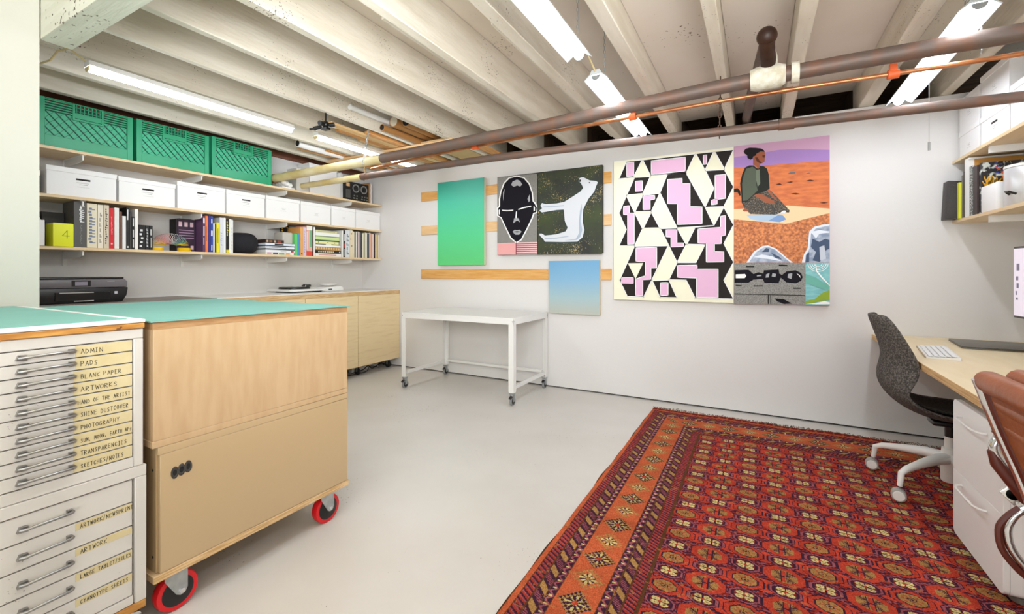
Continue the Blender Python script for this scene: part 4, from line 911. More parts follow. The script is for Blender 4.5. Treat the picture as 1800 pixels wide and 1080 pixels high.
ART_PATTERN=[('k',[-1.117,2.02,-1.049,2.171,-0.908,2.169,-0.986,2.017]),('k',[-0.901,2.168,-0.461,2.166,-0.533,2.01,-0.832,2.017]),('k',[-0.688,2.014,-0.533,2.01,-0.383,1.705,-0.314,1.546,-0.607,1.54,-0.751,1.858]),('k',[-0.455,2.167,-0.317,2.165,-0.383,2.019]),('k',[-0.307,2.165,-0.166,2.163,-0.235,2.013]),('k',[-0.379,2.013,-0.235,2.006,-0.166,1.856,-0.239,1.699,-0.383,1.702,-0.314,1.856]),('k',[-0.314,1.544,-0.239,1.695,-0.166,1.543,-0.239,1.39,-0.166,1.235,-0.239,1.086,-0.166,0.932,-0.461,0.931,-0.533,1.085,-0.675,1.087,-0.607,1.236,-0.454,1.234,-0.383,1.386,-0.526,1.395,-0.461,1.537]),('k',[-0.974,2.017,-0.836,2.009,-0.901,1.865,-1.046,1.862]),('k',[-0.901,1.849,-0.755,1.851,-0.826,1.697,-0.97,1.704]),('k',[-0.826,1.69,-0.755,1.547,-0.895,1.551]),('k',[-1.049,1.855,-0.904,1.547,-0.974,1.394,-1.117,1.398,-1.049,1.546,-1.117,1.701]),('k',[-0.747,1.539,-0.607,1.537,-0.533,1.392,-0.607,1.24]),('k',[-0.974,1.389,-0.682,1.385,-0.822,1.082,-0.893,0.929,-1.041,0.932,-1.112,1.079]),('k',[-0.817,1.077,-0.675,1.083,-0.609,0.931,-0.751,0.93]),('c',[-1.037,1.235,-0.898,1.236,-0.967,1.091]),('p',[-1.046,2.159,-0.981,2.157,-0.981,2.032,-1.046,2.032]),('p',[-0.826,2.152,-0.54,2.148,-0.54,2.028,-0.826,2.027]),('p',[-0.686,1.969,-0.566,1.967,-0.566,1.921,-0.502,1.915,-0.502,1.718,-0.406,1.708,-0.406,1.565,-0.604,1.568,-0.604,1.749,-0.686,1.756]),('p',[-0.396,2.147,-0.37,2.146,-0.37,2.068,-0.396,2.067]),('p',[-0.305,1.965,-0.227,1.966,-0.227,1.766,-0.289,1.762,-0.289,1.723,-0.335,1.72,-0.335,1.757,-0.305,1.766]),('p',[-0.438,1.522,-0.264,1.527,-0.264,1.619,-0.227,1.623,-0.227,1.46,-0.258,1.455,-0.258,1.391,-0.31,1.392,-0.31,1.325,-0.239,1.322,-0.239,1.239,-0.373,1.238,-0.373,1.398,-0.438,1.402]),('p',[-0.604,1.212,-0.445,1.213,-0.445,1.178,-0.282,1.178,-0.282,0.94,-0.45,0.938,-0.45,1.103,-0.604,1.108]),('p',[-0.967,1.982,-0.904,1.98,-0.904,1.89,-0.967,1.89]),('p',[-0.898,1.841,-0.796,1.84,-0.796,1.805,-0.836,1.801,-0.836,1.715,-0.898,1.717]),('p',[-1.076,1.759,-1.022,1.763,-1.022,1.695,-0.977,1.692,-0.977,1.409,-1.038,1.408,-1.038,1.681,-1.076,1.684]),('p',[-0.699,1.527,-0.609,1.523,-0.609,1.407,-0.555,1.406,-0.555,1.374,-0.658,1.374,-0.658,1.461,-0.699,1.465]),('p',[-0.962,1.374,-0.779,1.373,-0.779,1.191,-0.829,1.189,-0.829,1.089,-0.901,1.085,-0.901,0.94,-0.964,0.942,-0.964,1.091,-0.878,1.121,-0.878,1.248,-0.962,1.252]),('p',[-1.094,1.102,-0.986,1.103,-0.986,1.05,-1.094,1.052]),('p',[-0.747,1.06,-0.682,1.061,-0.682,0.949,-0.747,0.947])]
ART_MASK=[('speck',[-2.434,2.173,-1.958,2.16,-1.958,1.461,-2.434,1.464]),('pink',[-2.434,1.464,-2.207,1.465,-2.207,1.337,-2.434,1.338]),('pinklt',[-2.207,1.465,-1.956,1.461,-1.956,1.336,-2.207,1.337]),('white',[-2.195,2.164,-2.298,2.153,-2.359,2.102,-2.397,2.018,-2.417,1.934,-2.415,1.862,-2.445,1.842,-2.441,1.759,-2.392,1.731,-2.35,1.647,-2.278,1.512,-2.204,1.455,-2.139,1.487,-2.069,1.602,-2.009,1.711,-1.996,1.75,-1.961,1.758,-1.958,1.822,-1.981,1.868,-2.003,1.885,-2.009,1.968,-2.045,2.067,-2.107,2.136]),('black',[-2.195,2.154,-2.283,2.145,-2.346,2.096,-2.383,2.013,-2.401,1.936,-2.401,1.857,-2.428,1.834,-2.426,1.764,-2.383,1.738,-2.337,1.649,-2.266,1.521,-2.204,1.469,-2.151,1.494,-2.082,1.606,-2.023,1.716,-2.006,1.761,-1.973,1.766,-1.964,1.811,-1.993,1.858,-2.015,1.883,-2.023,1.967,-2.057,2.061,-2.117,2.128]),('grey',[-2.266,2.073,-2.248,2.107,-2.195,2.123,-2.157,2.104,-2.132,2.065,-2.157,2.046,-2.192,2.061,-2.234,2.05]),('white',[-2.377,1.819,-2.31,1.81,-2.239,1.81,-2.241,1.799,-2.31,1.799,-2.373,1.808]),('white',[-2.181,1.814,-2.117,1.829,-2.031,1.837,-2.03,1.826,-2.112,1.817,-2.178,1.803]),('white',[-2.207,1.789,-2.195,1.787,-2.199,1.719,-2.214,1.723]),('grey',[-2.248,1.579,-2.221,1.6,-2.195,1.592,-2.167,1.597,-2.139,1.575,-2.169,1.545,-2.216,1.547]),('black',[-2.234,1.577,-2.195,1.582,-2.153,1.574,-2.195,1.569]),('grey',[-2.363,2.004,-2.344,2.041,-2.352,1.979,-2.363,1.91]),('grey',[-2.071,1.91,-2.048,1.954,-2.04,1.892,-2.057,1.875]),('grey',[-2.227,1.721,-2.178,1.718,-2.157,1.674,-2.171,1.681,-2.195,1.696,-2.227,1.674,-2.241,1.669]),('white',[-2.417,1.819,-2.403,1.826,-2.404,1.776,-2.415,1.767]),('white',[-2.001,1.832,-1.986,1.82,-1.986,1.782,-2.001,1.776]),('olive',[-1.953,2.161,-1.279,2.163,-1.279,1.327,-1.953,1.332]),('black',[-1.958,2.16,-1.951,2.16,-1.951,1.332,-1.958,1.332]),('inkline',[-1.527,2.039,-1.515,2.077,-1.467,2.084,-1.4,2.043,-1.334,2.031,-1.311,2.009,-1.33,1.963,-1.344,1.916,-1.403,1.849,-1.455,1.758,-1.462,1.647,-1.443,1.561,-1.462,1.483,-1.521,1.438,-1.681,1.44,-1.877,1.45,-1.903,1.48,-1.943,1.521,-1.948,1.554,-1.903,1.555,-1.87,1.534,-1.747,1.541,-1.662,1.564,-1.64,1.592,-1.67,1.659,-1.681,1.762,-1.744,1.763,-1.909,1.749,-1.948,1.777,-1.923,1.803,-1.936,1.836,-1.909,1.867,-1.86,1.851,-1.744,1.85,-1.669,1.859,-1.594,1.895,-1.506,1.943,-1.48,1.97,-1.5,2.01]),('calf',[-1.515,2.037,-1.504,2.068,-1.467,2.072,-1.4,2.033,-1.341,2.023,-1.322,2.008,-1.341,1.967,-1.356,1.923,-1.415,1.857,-1.467,1.762,-1.474,1.648,-1.455,1.561,-1.474,1.491,-1.527,1.45,-1.681,1.452,-1.873,1.461,-1.89,1.487,-1.931,1.526,-1.936,1.546,-1.906,1.545,-1.873,1.524,-1.744,1.531,-1.65,1.556,-1.628,1.591,-1.658,1.658,-1.669,1.772,-1.744,1.773,-1.906,1.759,-1.936,1.779,-1.906,1.802,-1.923,1.83,-1.906,1.855,-1.865,1.841,-1.744,1.839,-1.665,1.848,-1.588,1.886,-1.497,1.935,-1.467,1.968,-1.489,2.013]),('calfshade',[-1.482,1.82,-1.479,1.762,-1.494,1.649,-1.476,1.562,-1.497,1.495,-1.534,1.467,-1.665,1.466,-1.542,1.479,-1.509,1.535,-1.512,1.65,-1.5,1.749]),('calfshade',[-1.89,1.818,-1.744,1.814,-1.665,1.816,-1.665,1.807,-1.744,1.806,-1.89,1.809]),('calfshade',[-1.873,1.497,-1.744,1.498,-1.619,1.511,-1.619,1.502,-1.744,1.488,-1.873,1.488]),('black',[-1.41,2.018,-1.398,2.017,-1.398,2.007,-1.41,2.008]),('ink',[-1.509,2.051,-1.491,2.052,-1.491,2.032,-1.506,2.025]),('darkred',[-2.202,1.452,-1.958,1.449,-1.958,1.443,-2.202,1.446]),('darkred',[-2.202,1.432,-1.958,1.43,-1.958,1.424,-2.202,1.426]),('darkred',[-2.202,1.412,-1.958,1.41,-1.958,1.404,-2.202,1.406]),('darkred',[-2.202,1.392,-1.958,1.39,-1.958,1.384,-2.202,1.386]),('darkred',[-2.202,1.372,-1.958,1.371,-1.958,1.365,-2.202,1.366]),('darkred',[-2.202,1.352,-1.958,1.351,-1.958,1.345,-2.202,1.346]),('darkred',[-2.207,1.465,-2.199,1.465,-2.199,1.336,-2.207,1.337])]
ART_FIGURE=[('skya',[-0.164,2.191,0.483,2.185,0.483,2.076,0.21,2.106,-0.164,2.1]),('skyb',[-0.164,2.1,0.153,2.12,0.277,2.11,0.483,2.076,0.483,1.998,-0.164,2.011]),('ground',[-0.164,2.011,0.483,1.998,0.483,1.629,-0.164,1.67]),('grassy',[-0.164,1.592,0.199,1.534,0.483,1.6,0.483,0.934,-0.164,0.91]),('cream',[-0.164,1.672,0.21,1.676,0.483,1.632,0.483,1.599,0.199,1.532,-0.164,1.589]),('paleblue',[-0.074,1.621,0.176,1.609,0.204,1.567,0.159,1.548,0.049,1.559,-0.04,1.581]),('midblue',[0.084,1.564,0.153,1.607,0.182,1.598,0.204,1.567,0.159,1.548]),('darkgreen',[-0.119,1.88,-0.104,1.954,-0.083,2.007,-0.052,2.021,-0.022,2.017,-0.004,1.998,0.012,1.986,0.021,2.009,0.049,2.004,0.072,1.981,0.085,1.934,0.091,1.819,0.061,1.798,0.013,1.779,-0.022,1.771,-0.065,1.727,-0.107,1.723,-0.11,1.796]),('shirt',[-0.104,1.878,-0.092,1.946,-0.074,1.996,-0.028,2.007,0.002,1.977,-0.004,1.869,0.008,1.813,-0.022,1.782,-0.068,1.737,-0.098,1.736,-0.101,1.795]),('shirtlt',[-0.004,1.977,0.021,1.981,0.025,1.866,0.008,1.84,-0.004,1.896]),('skirt',[-0.107,1.723,-0.065,1.727,-0.022,1.775,0.061,1.802,0.096,1.805,0.153,1.733,0.227,1.635,0.222,1.619,0.176,1.625,0.13,1.608,-0.046,1.625,-0.089,1.677]),('skin',[-0.025,2.074,-0.012,2.111,0.025,2.137,0.056,2.119,0.061,2.085,0.057,2.069,0.056,2.038,0.04,2.028,0.025,2.028,0.021,1.995,0.012,1.987,-0.007,2.012,-0.025,2.022]),('skindark',[-0.012,2.081,0.008,2.078,0.021,2.049,0.04,2.028,0.025,2.027,0.002,2.045]),('skindark',[0.04,2.091,0.061,2.09,0.057,2.069,0.042,2.075]),('hair',[0.061,2.105,0.052,2.13,0.034,2.146,-0.004,2.157,-0.049,2.165,-0.08,2.159,-0.093,2.139,-0.083,2.117,-0.068,2.108,-0.065,2.082,-0.042,2.066,-0.028,2.074,-0.022,2.092,-0.01,2.093,-0.001,2.11,0.028,2.124,0.055,2.118]),('skin',[-0.022,1.773,0.005,1.785,0.037,1.777,0.084,1.746,0.122,1.716,0.126,1.695,0.096,1.698,0.055,1.711,0.028,1.74]),('skin',[0.071,1.807,0.087,1.816,0.122,1.753,0.148,1.72,0.136,1.718,0.107,1.75]),('skin',[-0.102,1.659,-0.08,1.676,-0.055,1.661,-0.061,1.646,-0.089,1.648]),('cloud',[0.165,1.623,0.187,1.638,0.204,1.633,0.193,1.614]),('stone',[0.21,1.924,0.232,1.935,0.26,1.932,0.263,1.921,0.232,1.92]),('darkbrown',[0.133,1.849,0.159,1.856,0.176,1.843,0.153,1.84]),('darkbrown',[0.332,1.856,0.359,1.864,0.386,1.853,0.359,1.85]),('darkbrown',[0.204,1.856,0.232,1.862,0.252,1.857,0.232,1.851]),('stone',[0.332,1.914,0.353,1.918,0.367,1.913,0.343,1.909]),('darkbrown',[0.232,1.767,0.266,1.769,0.299,1.758,0.266,1.756]),('darkbrown',[0.418,1.68,0.444,1.684,0.476,1.677,0.444,1.674]),('ink',[-0.164,1.839,-0.138,1.843,-0.119,1.824,-0.113,1.782,-0.123,1.78,-0.138,1.812,-0.164,1.811]),('cloud',[-0.073,1.23,-0.02,1.318,0.037,1.36,0.078,1.367,0.136,1.339,0.204,1.268,0.249,1.227]),('rock',[-0.056,1.23,-0.004,1.313,0.043,1.348,0.075,1.357,0.13,1.33,0.196,1.262,0.232,1.227]),('rockdk',[0.037,1.314,0.067,1.347,0.09,1.34,0.084,1.313]),('cloud',[-0.022,1.275,0.037,1.294,0.107,1.279,0.176,1.238,0.084,1.257]),('rockdk',[0.101,1.306,0.153,1.278,0.176,1.251,0.13,1.266]),('cloud',[0.305,1.226,0.319,1.289,0.343,1.337,0.353,1.463,0.386,1.5,0.439,1.513,0.482,1.517,0.482,1.224]),('rock',[0.326,1.226,0.334,1.288,0.356,1.333,0.366,1.447,0.396,1.487,0.482,1.506,0.482,1.224]),('rockdk',[0.375,1.41,0.418,1.383,0.455,1.407,0.481,1.394,0.481,1.33,0.439,1.305,0.423,1.229,0.375,1.242,0.396,1.306,0.364,1.346]),('cloud',[0.364,1.462,0.418,1.473,0.481,1.46,0.481,1.45,0.418,1.445,0.396,1.409]),('rocklt',[0.418,1.344,0.449,1.356,0.46,1.254,0.423,1.242]),('rockdk',[0.332,1.282,0.353,1.307,0.353,1.23,0.33,1.23]),('speck',[-0.163,1.228,0.33,1.223,0.33,0.902,-0.163,0.89]),('teal',[0.33,1.223,0.482,1.222,0.482,0.9,0.33,0.902]),('black',[-0.159,1.169,-0.058,1.172,-0.022,1.138,0.013,1.152,0.047,1.141,0.051,1.168,0.153,1.173,0.157,1.141,0.176,1.131,0.204,1.158,0.266,1.168,0.301,1.145,0.312,1.115,0.301,1.084,0.266,1.065,0.204,1.072,0.167,1.109,0.151,1.064,0.055,1.068,0.043,1.098,-0.022,1.092,-0.058,1.067,-0.159,1.066]),('white',[-0.15,1.135,-0.083,1.138,-0.073,1.122,-0.085,1.104,-0.15,1.103]),('grey',[0.067,1.136,0.09,1.145,0.084,1.111,0.063,1.109]),('grey',[0.11,1.145,0.136,1.138,0.13,1.114,0.105,1.118]),('grey',[0.216,1.139,0.244,1.145,0.238,1.099,0.212,1.11]),('grey',[0.002,1.127,0.031,1.132,0.035,1.122,0.002,1.117]),('white',[0.271,1.145,0.293,1.128,0.299,1.106,0.288,1.123]),('black',[0.125,0.944,0.187,0.94,0.241,0.908,0.187,0.902,0.142,0.922]),('ink',[-0.077,1.203,-0.016,1.202,-0.016,1.193,-0.077,1.193]),('ink',[0.153,1.212,0.21,1.209,0.21,1.199,0.153,1.201]),('ink',[-0.15,1.048,-0.107,1.047,-0.107,1.039,-0.15,1.038]),('ink',[-0.022,1.045,0.043,1.046,0.043,1.038,-0.022,1.037]),('ink',[0.249,1.033,0.299,1.032,0.299,1.024,0.249,1.023]),('ink',[-0.159,0.977,0.326,0.975,0.326,0.97,-0.159,0.971]),('ink',[0.078,0.97,0.084,0.97,0.084,0.899,0.078,0.899]),('ink',[0.096,0.97,0.1,0.971,0.1,0.899,0.096,0.899]),('lime',[0.33,0.931,0.386,0.945,0.439,0.998,0.482,1.018,0.482,0.942,0.418,0.933,0.375,0.913,0.33,0.905]),('white',[0.33,0.91,0.396,0.917,0.449,0.934,0.482,0.925,0.482,0.91,0.396,0.907]),('greenblue',[0.33,1.139,0.396,1.113,0.439,1.075,0.482,1.069,0.482,1.018,0.418,1.03,0.33,1.074]),('white',[0.474,1.219,0.473,1.205,0.468,1.192,0.46,1.18,0.45,1.17,0.438,1.162,0.424,1.158,0.409,1.156,0.394,1.158,0.38,1.163,0.368,1.17,0.357,1.18,0.349,1.193,0.344,1.206,0.343,1.221,0.347,1.221,0.348,1.207,0.353,1.194,0.361,1.183,0.37,1.173,0.382,1.166,0.395,1.162,0.409,1.16,0.423,1.162,0.436,1.166,0.447,1.173,0.457,1.183,0.464,1.194,0.469,1.206,0.47,1.219]),('white',[0.462,1.219,0.461,1.208,0.457,1.197,0.45,1.188,0.442,1.18,0.432,1.174,0.421,1.17,0.409,1.169,0.397,1.17,0.386,1.174,0.376,1.18,0.367,1.188,0.361,1.198,0.357,1.209,0.356,1.22,0.36,1.22,0.361,1.21,0.365,1.2,0.371,1.191,0.378,1.183,0.388,1.177,0.398,1.174,0.409,1.173,0.42,1.174,0.43,1.177,0.44,1.183,0.447,1.19,0.453,1.199,0.457,1.209,0.458,1.219]),('white',[0.449,1.22,0.448,1.211,0.445,1.203,0.441,1.195,0.434,1.189,0.427,1.185,0.418,1.182,0.409,1.181,0.4,1.182,0.392,1.185,0.384,1.19,0.377,1.196,0.373,1.203,0.369,1.212,0.368,1.22,0.373,1.22,0.374,1.212,0.376,1.205,0.381,1.198,0.387,1.193,0.393,1.189,0.401,1.186,0.409,1.185,0.417,1.186,0.425,1.188,0.432,1.192,0.437,1.198,0.442,1.205,0.444,1.212,0.445,1.22]),('white',[0.437,1.22,0.436,1.214,0.434,1.208,0.431,1.203,0.426,1.199,0.421,1.196,0.415,1.194,0.409,1.193,0.403,1.194,0.397,1.196,0.392,1.199,0.387,1.203,0.384,1.209,0.382,1.214,0.381,1.22,0.386,1.22,0.386,1.215,0.388,1.21,0.391,1.206,0.395,1.202,0.399,1.2,0.404,1.198,0.409,1.197,0.414,1.198,0.419,1.199,0.424,1.202,0.427,1.206,0.43,1.21,0.432,1.215,0.432,1.22]),('white',[0.392,1.216,0.397,1.216,0.403,1.165,0.439,1.113,0.482,1.056,0.482,1.047,0.434,1.103,0.397,1.158])]
yf = YW-.06
t, k = canvas('painting', 'large cream painting with black zigzags and lilac blocks', -1.169, -.1645, .897, 2.188, yf, YW-.001, mat('cream_edge', 'E8E4CC', .7), mat('art_c', 'EFEBD0', .55))
picture('painted_pattern', ART_PATTERN, yf, k, t)
outline(ART_PATTERN, ('p', 'k'), .006, yf, k, t, 'white_outlines', mat('art_white', 'F0EFEC', .55))
t, k = canvas('painting', 'painting of a seated figure on an orange plain above rocks', -.1635, .483, .897, 2.188, yf, YW-.001, lilac_edge, None)
build('painted_face', G().box(-.1635*k+.001, .483*k-.001, yf, yf+.002, kz(.897, yf)+.001, kz(2.188, yf)-.001), flatm('art_ground_coat', 'C79DB8'), t)
picture('painted_scene', ART_FIGURE, yf, k, t, .0002)
yf = yb-.04
t, k = canvas('painting', 'painting of a glossy black mask beside a white calf turned on its side', -2.436, -1.279, 1.337, 2.172, yf, yb, dark_edge, flatm('art_under', '2c2a26'))
picture('painted_scene', ART_MASK, yf, k, t, .0002)
# ---------------------------------------------------------------- the rug: knots coloured one by one from the drawn repeat
def build_rug():
    RX0, RX1, RY0, RY1 = -.768, 1.40, 1.10, 3.862
    st = .0034
    nx, ny = int((RX1-RX0)/st), int((RY1-RY0)/st)
    xs = RX0+(np.arange(nx)+.5)*st; ys = RY0+(np.arange(ny)+.5)*st
    X, Y = np.meshgrid(xs, ys)
    rng = np.random.RandomState(4)
    def smooth_noise(cx, cy):
        a = rng.rand(cy+2, cx+2); gx = (X-RX0)/(RX1-RX0)*cx; gy = (Y-RY0)/(RY1-RY0)*cy
        ix, iy = gx.astype(int), gy.astype(int); fx, fy = gx-ix, gy-iy; fx = fx*fx*(3-2*fx); fy = fy*fy*(3-2*fy)
        return (a[iy, ix]*(1-fx)+a[iy, ix+1]*fx)*(1-fy)+(a[iy+1, ix]*(1-fx)+a[iy+1, ix+1]*fx)*fy
    C = np.zeros(X.shape+(3,))
    def c(h): return np.array(lin(h))
    RED, ORG, NAVY, GOLD, CREAM, PINK, DRED, BRN = map(c, ('AE3C2A', 'B85A36', '2A1C30', 'A47E48', 'C8B87C', '8E4C56', '84281E', '523820'))
    C[:] = RED
    def paint(m, col): C[m] = col
    # ---- field
    Px, Py = .256, .184
    u = (X+.294)/Px; v = (Y-1.962+.04*(X+.294))/Py
    def dist(cx, cy):                         # offset to the nearest lattice point, metres
        du = (u-cx-np.round(u-cx))*Px; dv = (v-cy-np.round(v-cy))*Py
        return du, dv
    def octo(du, dv, a, b): return np.maximum(np.maximum(abs(du)/a, abs(dv)/b), (abs(du)/a+abs(dv)/b)/1.38)
    # interstices: knots of navy, dusty pink and dark red in little stepped twigs
    hx, hy = np.floor(X/.0068).astype(int), np.floor(Y/.0068).astype(int)
    du, dv = dist(.25, 0)
    tw = (hx*7+hy*3+(hx*hy) % 3) % 8
    C[:] = DRED*1.15
    paint(tw < 3, NAVY); paint((tw == 4) | (tw == 6), PINK)
    def zone(cx, cy, a, b, col, ln=1.10):
        du, dv = dist(cx, cy); r = octo(du, dv, a, b); paint(r < ln, NAVY); paint(r < 1.0, col)
    HOT = RED*1.14
    for cx in (.25, .75): zone(cx, .5, .040, .037, HOT, 1.12)
    zone(0, .5, .060, .046, RED, 1.07); zone(.5, 0, .068, .056, RED, 1.06)
    zone(0, 0, .050, .037, PINK, 1.08); zone(.5, .5, .050, .037, PINK, 1.08)
    # gold rosettes (even columns) and crossed medallions (odd columns)
    du, dv = dist(0, .5); r = octo(du, dv, .039, .030); paint(r < 1.14, NAVY); paint(r < 1.0, GOLD*.9)
    an = np.arctan2(dv*1.25, du); rr_ = np.hypot(du, dv*1.25)
    paint((rr_ > .012) & (rr_ < .030) & (np.cos(an*8) > .45), ORG*.8); paint((rr_ > .010) & (rr_ < .0135), NAVY); paint(rr_ < .005, NAVY)
    du, dv = dist(.5, 0); r = octo(du, dv, .046, .038); paint(r < .95, GOLD*.85)
    diag = abs(abs(du)-abs(dv)*1.2); paint((r < .95) & (diag < .0042), NAVY); paint((r < .95) & (diag > .0090) & (diag < .0125), NAVY)
    paint((abs(abs(du)-.0095) < .0022) & (abs(dv) < .034), NAVY); paint((abs(du) < .0070) & (abs(dv) < .034), RED); paint((abs(du) < .012) & (abs(dv) < .004), NAVY)
    # cream four-petalled flowers
    for cx, cy in ((0, 0), (.5, .5)):
        du, dv = dist(cx, cy); r = octo(du, dv, .036, .027); paint(r < 1.16, NAVY); paint(r < .92, RED*.6)
        for sx in (-1, 1):
            for sy in (-1, 1): e = ((du-sx*.0150)/.0140)**2+((dv-sy*.0105)/.0098)**2; paint(e < 1, CREAM); paint(e < .10, GOLD*.7)
        paint((abs(du) < .0024) & (r < .95) | (abs(dv) < .0022) & (r < .95), NAVY); paint(np.hypot(du, dv) < .0055, RED)
    # ---- borders; s = distance in from each side edge (and from the far end for the cross bands)
    s = np.minimum(X-RX0, RX1-X); e = RY1-Y
    # remap: far end has a plain skirt, then the same bands squeezed
    sx = s; se = (e-.04)*.95
    d = np.minimum(sx, se); along = np.where(sx < se, Y, X)
    B = d < .42
    paint(B, ORG)
    def band(a, b): return (d >= a) & (d < b)
    paint(band(-1, .006), BRN*.6); paint(band(.006, .028), ORG*1.02)
    def twig(a, b, per):
        m = band(a, b); q = (d-a)/(b-a); ph = (along/per) % 1
        k_ = (abs(((ph*2+q*1.2) % 1)-.5) < .19); paint(m, RED*.8); paint(m & k_, NAVY); paint(m & (abs(((ph*2+q*1.2+.35) % 1)-.5) < .10), PINK)
        paint(m & ((q < .09) | (q > .91)), BRN)
    twig(.028, .072, .048)
    def barber(a, b, per):
        m = band(a, b); q = (d-a)/(b-a); ph = (along/per+q*.45) % 1
        paint(m, NAVY); 
        paint(m & (ph < .33), GOLD); paint(m & (ph > .5) & (ph < .83), PINK*.9); st_ = ((along/.0085+q*2.2) % 1 < .4)
        paint(m & st_ & (ph > .33), NAVY); paint(m & ((q < .08) | (q > .92)), BRN)
    barber(.072, .114, .098)
    def wave(a, b, per):
        m = band(a, b); q = (d-a)/(b-a); y_ = .5+.26*np.sin(2*PI*along/per)
        paint(m, NAVY*1.1); paint(m & (abs(q-y_) < .16), PINK*1.1); paint(m & (abs(((along/per) % 1)-.25) < .09) & (abs(q-.5) < .22), CREAM); paint(m & ((q < .1) | (q > .9)), BRN)
    wave(.114, .146, .042)
    m = band(.146, .293); paint(m, ORG); q = d-.2195; per = .27; off = 1.443
    for shift, dark in ((0, True), (.5, False)):
        ph = ((along-off)/per-shift); dv = (ph-np.round(ph))*per; r = abs(q)/.066+abs(dv)/.064
        ang = np.arctan2(dv, q); rr_ = np.hypot(q, dv)
        cell = (np.floor(q/.010)+np.floor(dv/.010)) % 2 == 0
        if dark:
            paint(m & (r < 1) & cell, NAVY); paint(m & (r < 1) & ~cell, GOLD*.95); paint(m & (r < .62), NAVY); paint(m & (r < .62) & (np.cos(ang*8) > .3), CREAM*.85); paint(m & (r < .22), RED)
        else:
            paint(m & (r < 1) & cell, GOLD*1.02); paint(m & (r < .55) & (np.cos(ang*8) > -.1), CREAM); paint(m & (r < .6) & (np.cos(ang*8) < -.5), NAVY); paint(m & (r < .14), GOLD)
        for g_ in (-.085, .085):
            pass
    wave(.293, .327, .042); barber(.327, .366, .098); twig(.366, .414, .040)
    paint(band(.414, .420), BRN)
    paint((e < .05), DRED*.8); paint((e < .05) & ((np.floor(X/.013)) % 4 == 0), ORG*.7); paint(e < .018, DRED*.6)
    # ---- abrash: rows of slightly different dye, worn knots
    ab = .82+.30*smooth_noise(2, 60)+.16*smooth_noise(40, 60)-.06
    C *= ab[..., None]
    C *= (.66+.60*rng.rand(*X.shape))[..., None]
    wornm = (smooth_noise(120, 160) > .86) & (rng.rand(*X.shape) > .4); C[wornm] = C[wornm]*.5+c('C88A50')*.4
    C = np.clip(C*.95+RED*.05, 0, 1)
    # ---- grid of quads
    gx = RX0+np.arange(nx+1)*st; gy = RY0+np.arange(ny+1)*st; GX, GY = np.meshgrid(gx, gy)
    edge = .0035*np.sin(GY*7)+.003*np.sin(GY*17+1)
    GX = np.where(GX < RX0+st*.5, GX+edge, GX)
    GZ = .009+.0015*np.sin(GX*9+GY*4)+.0012*np.sin(GY*13)+(rng.rand(*GX.shape)-.5)*.0016
    far = GY > RY1-.12; GZ = GZ+np.where(far, .006*np.maximum(0, np.sin(GX*14+2*np.sin(GX*5)))*np.clip((GY-RY1+.12)/.12, 0, 1), 0)
    bd = (GX < RX0+.006) | (GY > RY1-.004) | (GX > RX1-.006) | (GY < RY0+.006); GZ = np.where(bd, .001, GZ)
    co = np.stack([GX, GY, GZ], -1).reshape(-1, 3)
    i = (np.arange(ny)[:, None]*(nx+1)+np.arange(nx)[None, :]).ravel()
    F = np.stack([i, i+1, i+nx+2, i+nx+1], 1)
    me = bpy.data.meshes.new('rug'); me.vertices.add(len(co)); me.vertices.foreach_set('co', co.ravel())
    me.loops.add(F.size); me.loops.foreach_set('vertex_index', F.ravel())
    me.polygons.add(len(F)); me.polygons.foreach_set('loop_start', np.arange(len(F))*4)
    me.update(calc_edges=True)
    ca = me.color_attributes.new('knots', 'FLOAT_COLOR', 'CORNER')
    cc = np.ones((len(F), 4, 4), np.float32); cc[:, :, :3] = C.reshape(-1, 1, 3); ca.data.foreach_set('color', cc.ravel())
    m = bpy.data.materials.new('rug_wool'); m.use_nodes = True; nt = m.node_tree; b = nt.nodes['Principled BSDF']; b.inputs['Roughness'].default_value = .95; b.inputs['Specular IOR Level'].default_value = .1
    at = nt.nodes.new('ShaderNodeAttribute'); at.attribute_name = 'knots'; nt.links.new(at.outputs['Color'], b.inputs['Base Color'])
    b.inputs['Sheen Weight'].default_value = .0
    me.materials.append(m)
    o = bpy.data.objects.new('pile_rug', me); return o, (RX0, RX1, RY0, RY1)
pile, RB = build_rug()
t = thing('rug', 'red patterned oriental rug with dark fringe on the pale floor', 'rug', (.3, 2.4, 0))
pile.name = 'woven_field'; COL.objects.link(pile); pile.parent = t; pile.location = (-.3, -2.4, 0)
g = G(); rr = random.Random(8); x = RB[0]+.01
while x < RB[1]-.01:
    y = RB[3]-.003; l = rr.uniform(.02, .045)*(1.8 if rr.random() < .06 else 1); dx = rr.uniform(-.02, .02)
    g.tube([(x, y, .006), (x+dx*.5, y+l*.5, .009+rr.uniform(0, .008)), (x+dx, y+l, .004)], .0021, 4); x += rr.uniform(.006, .010)
tag(build('fringe', g, mat('fringe_wool', '4a4038', .9, c2='a08c74', nscale=20), t), kind='stuff')

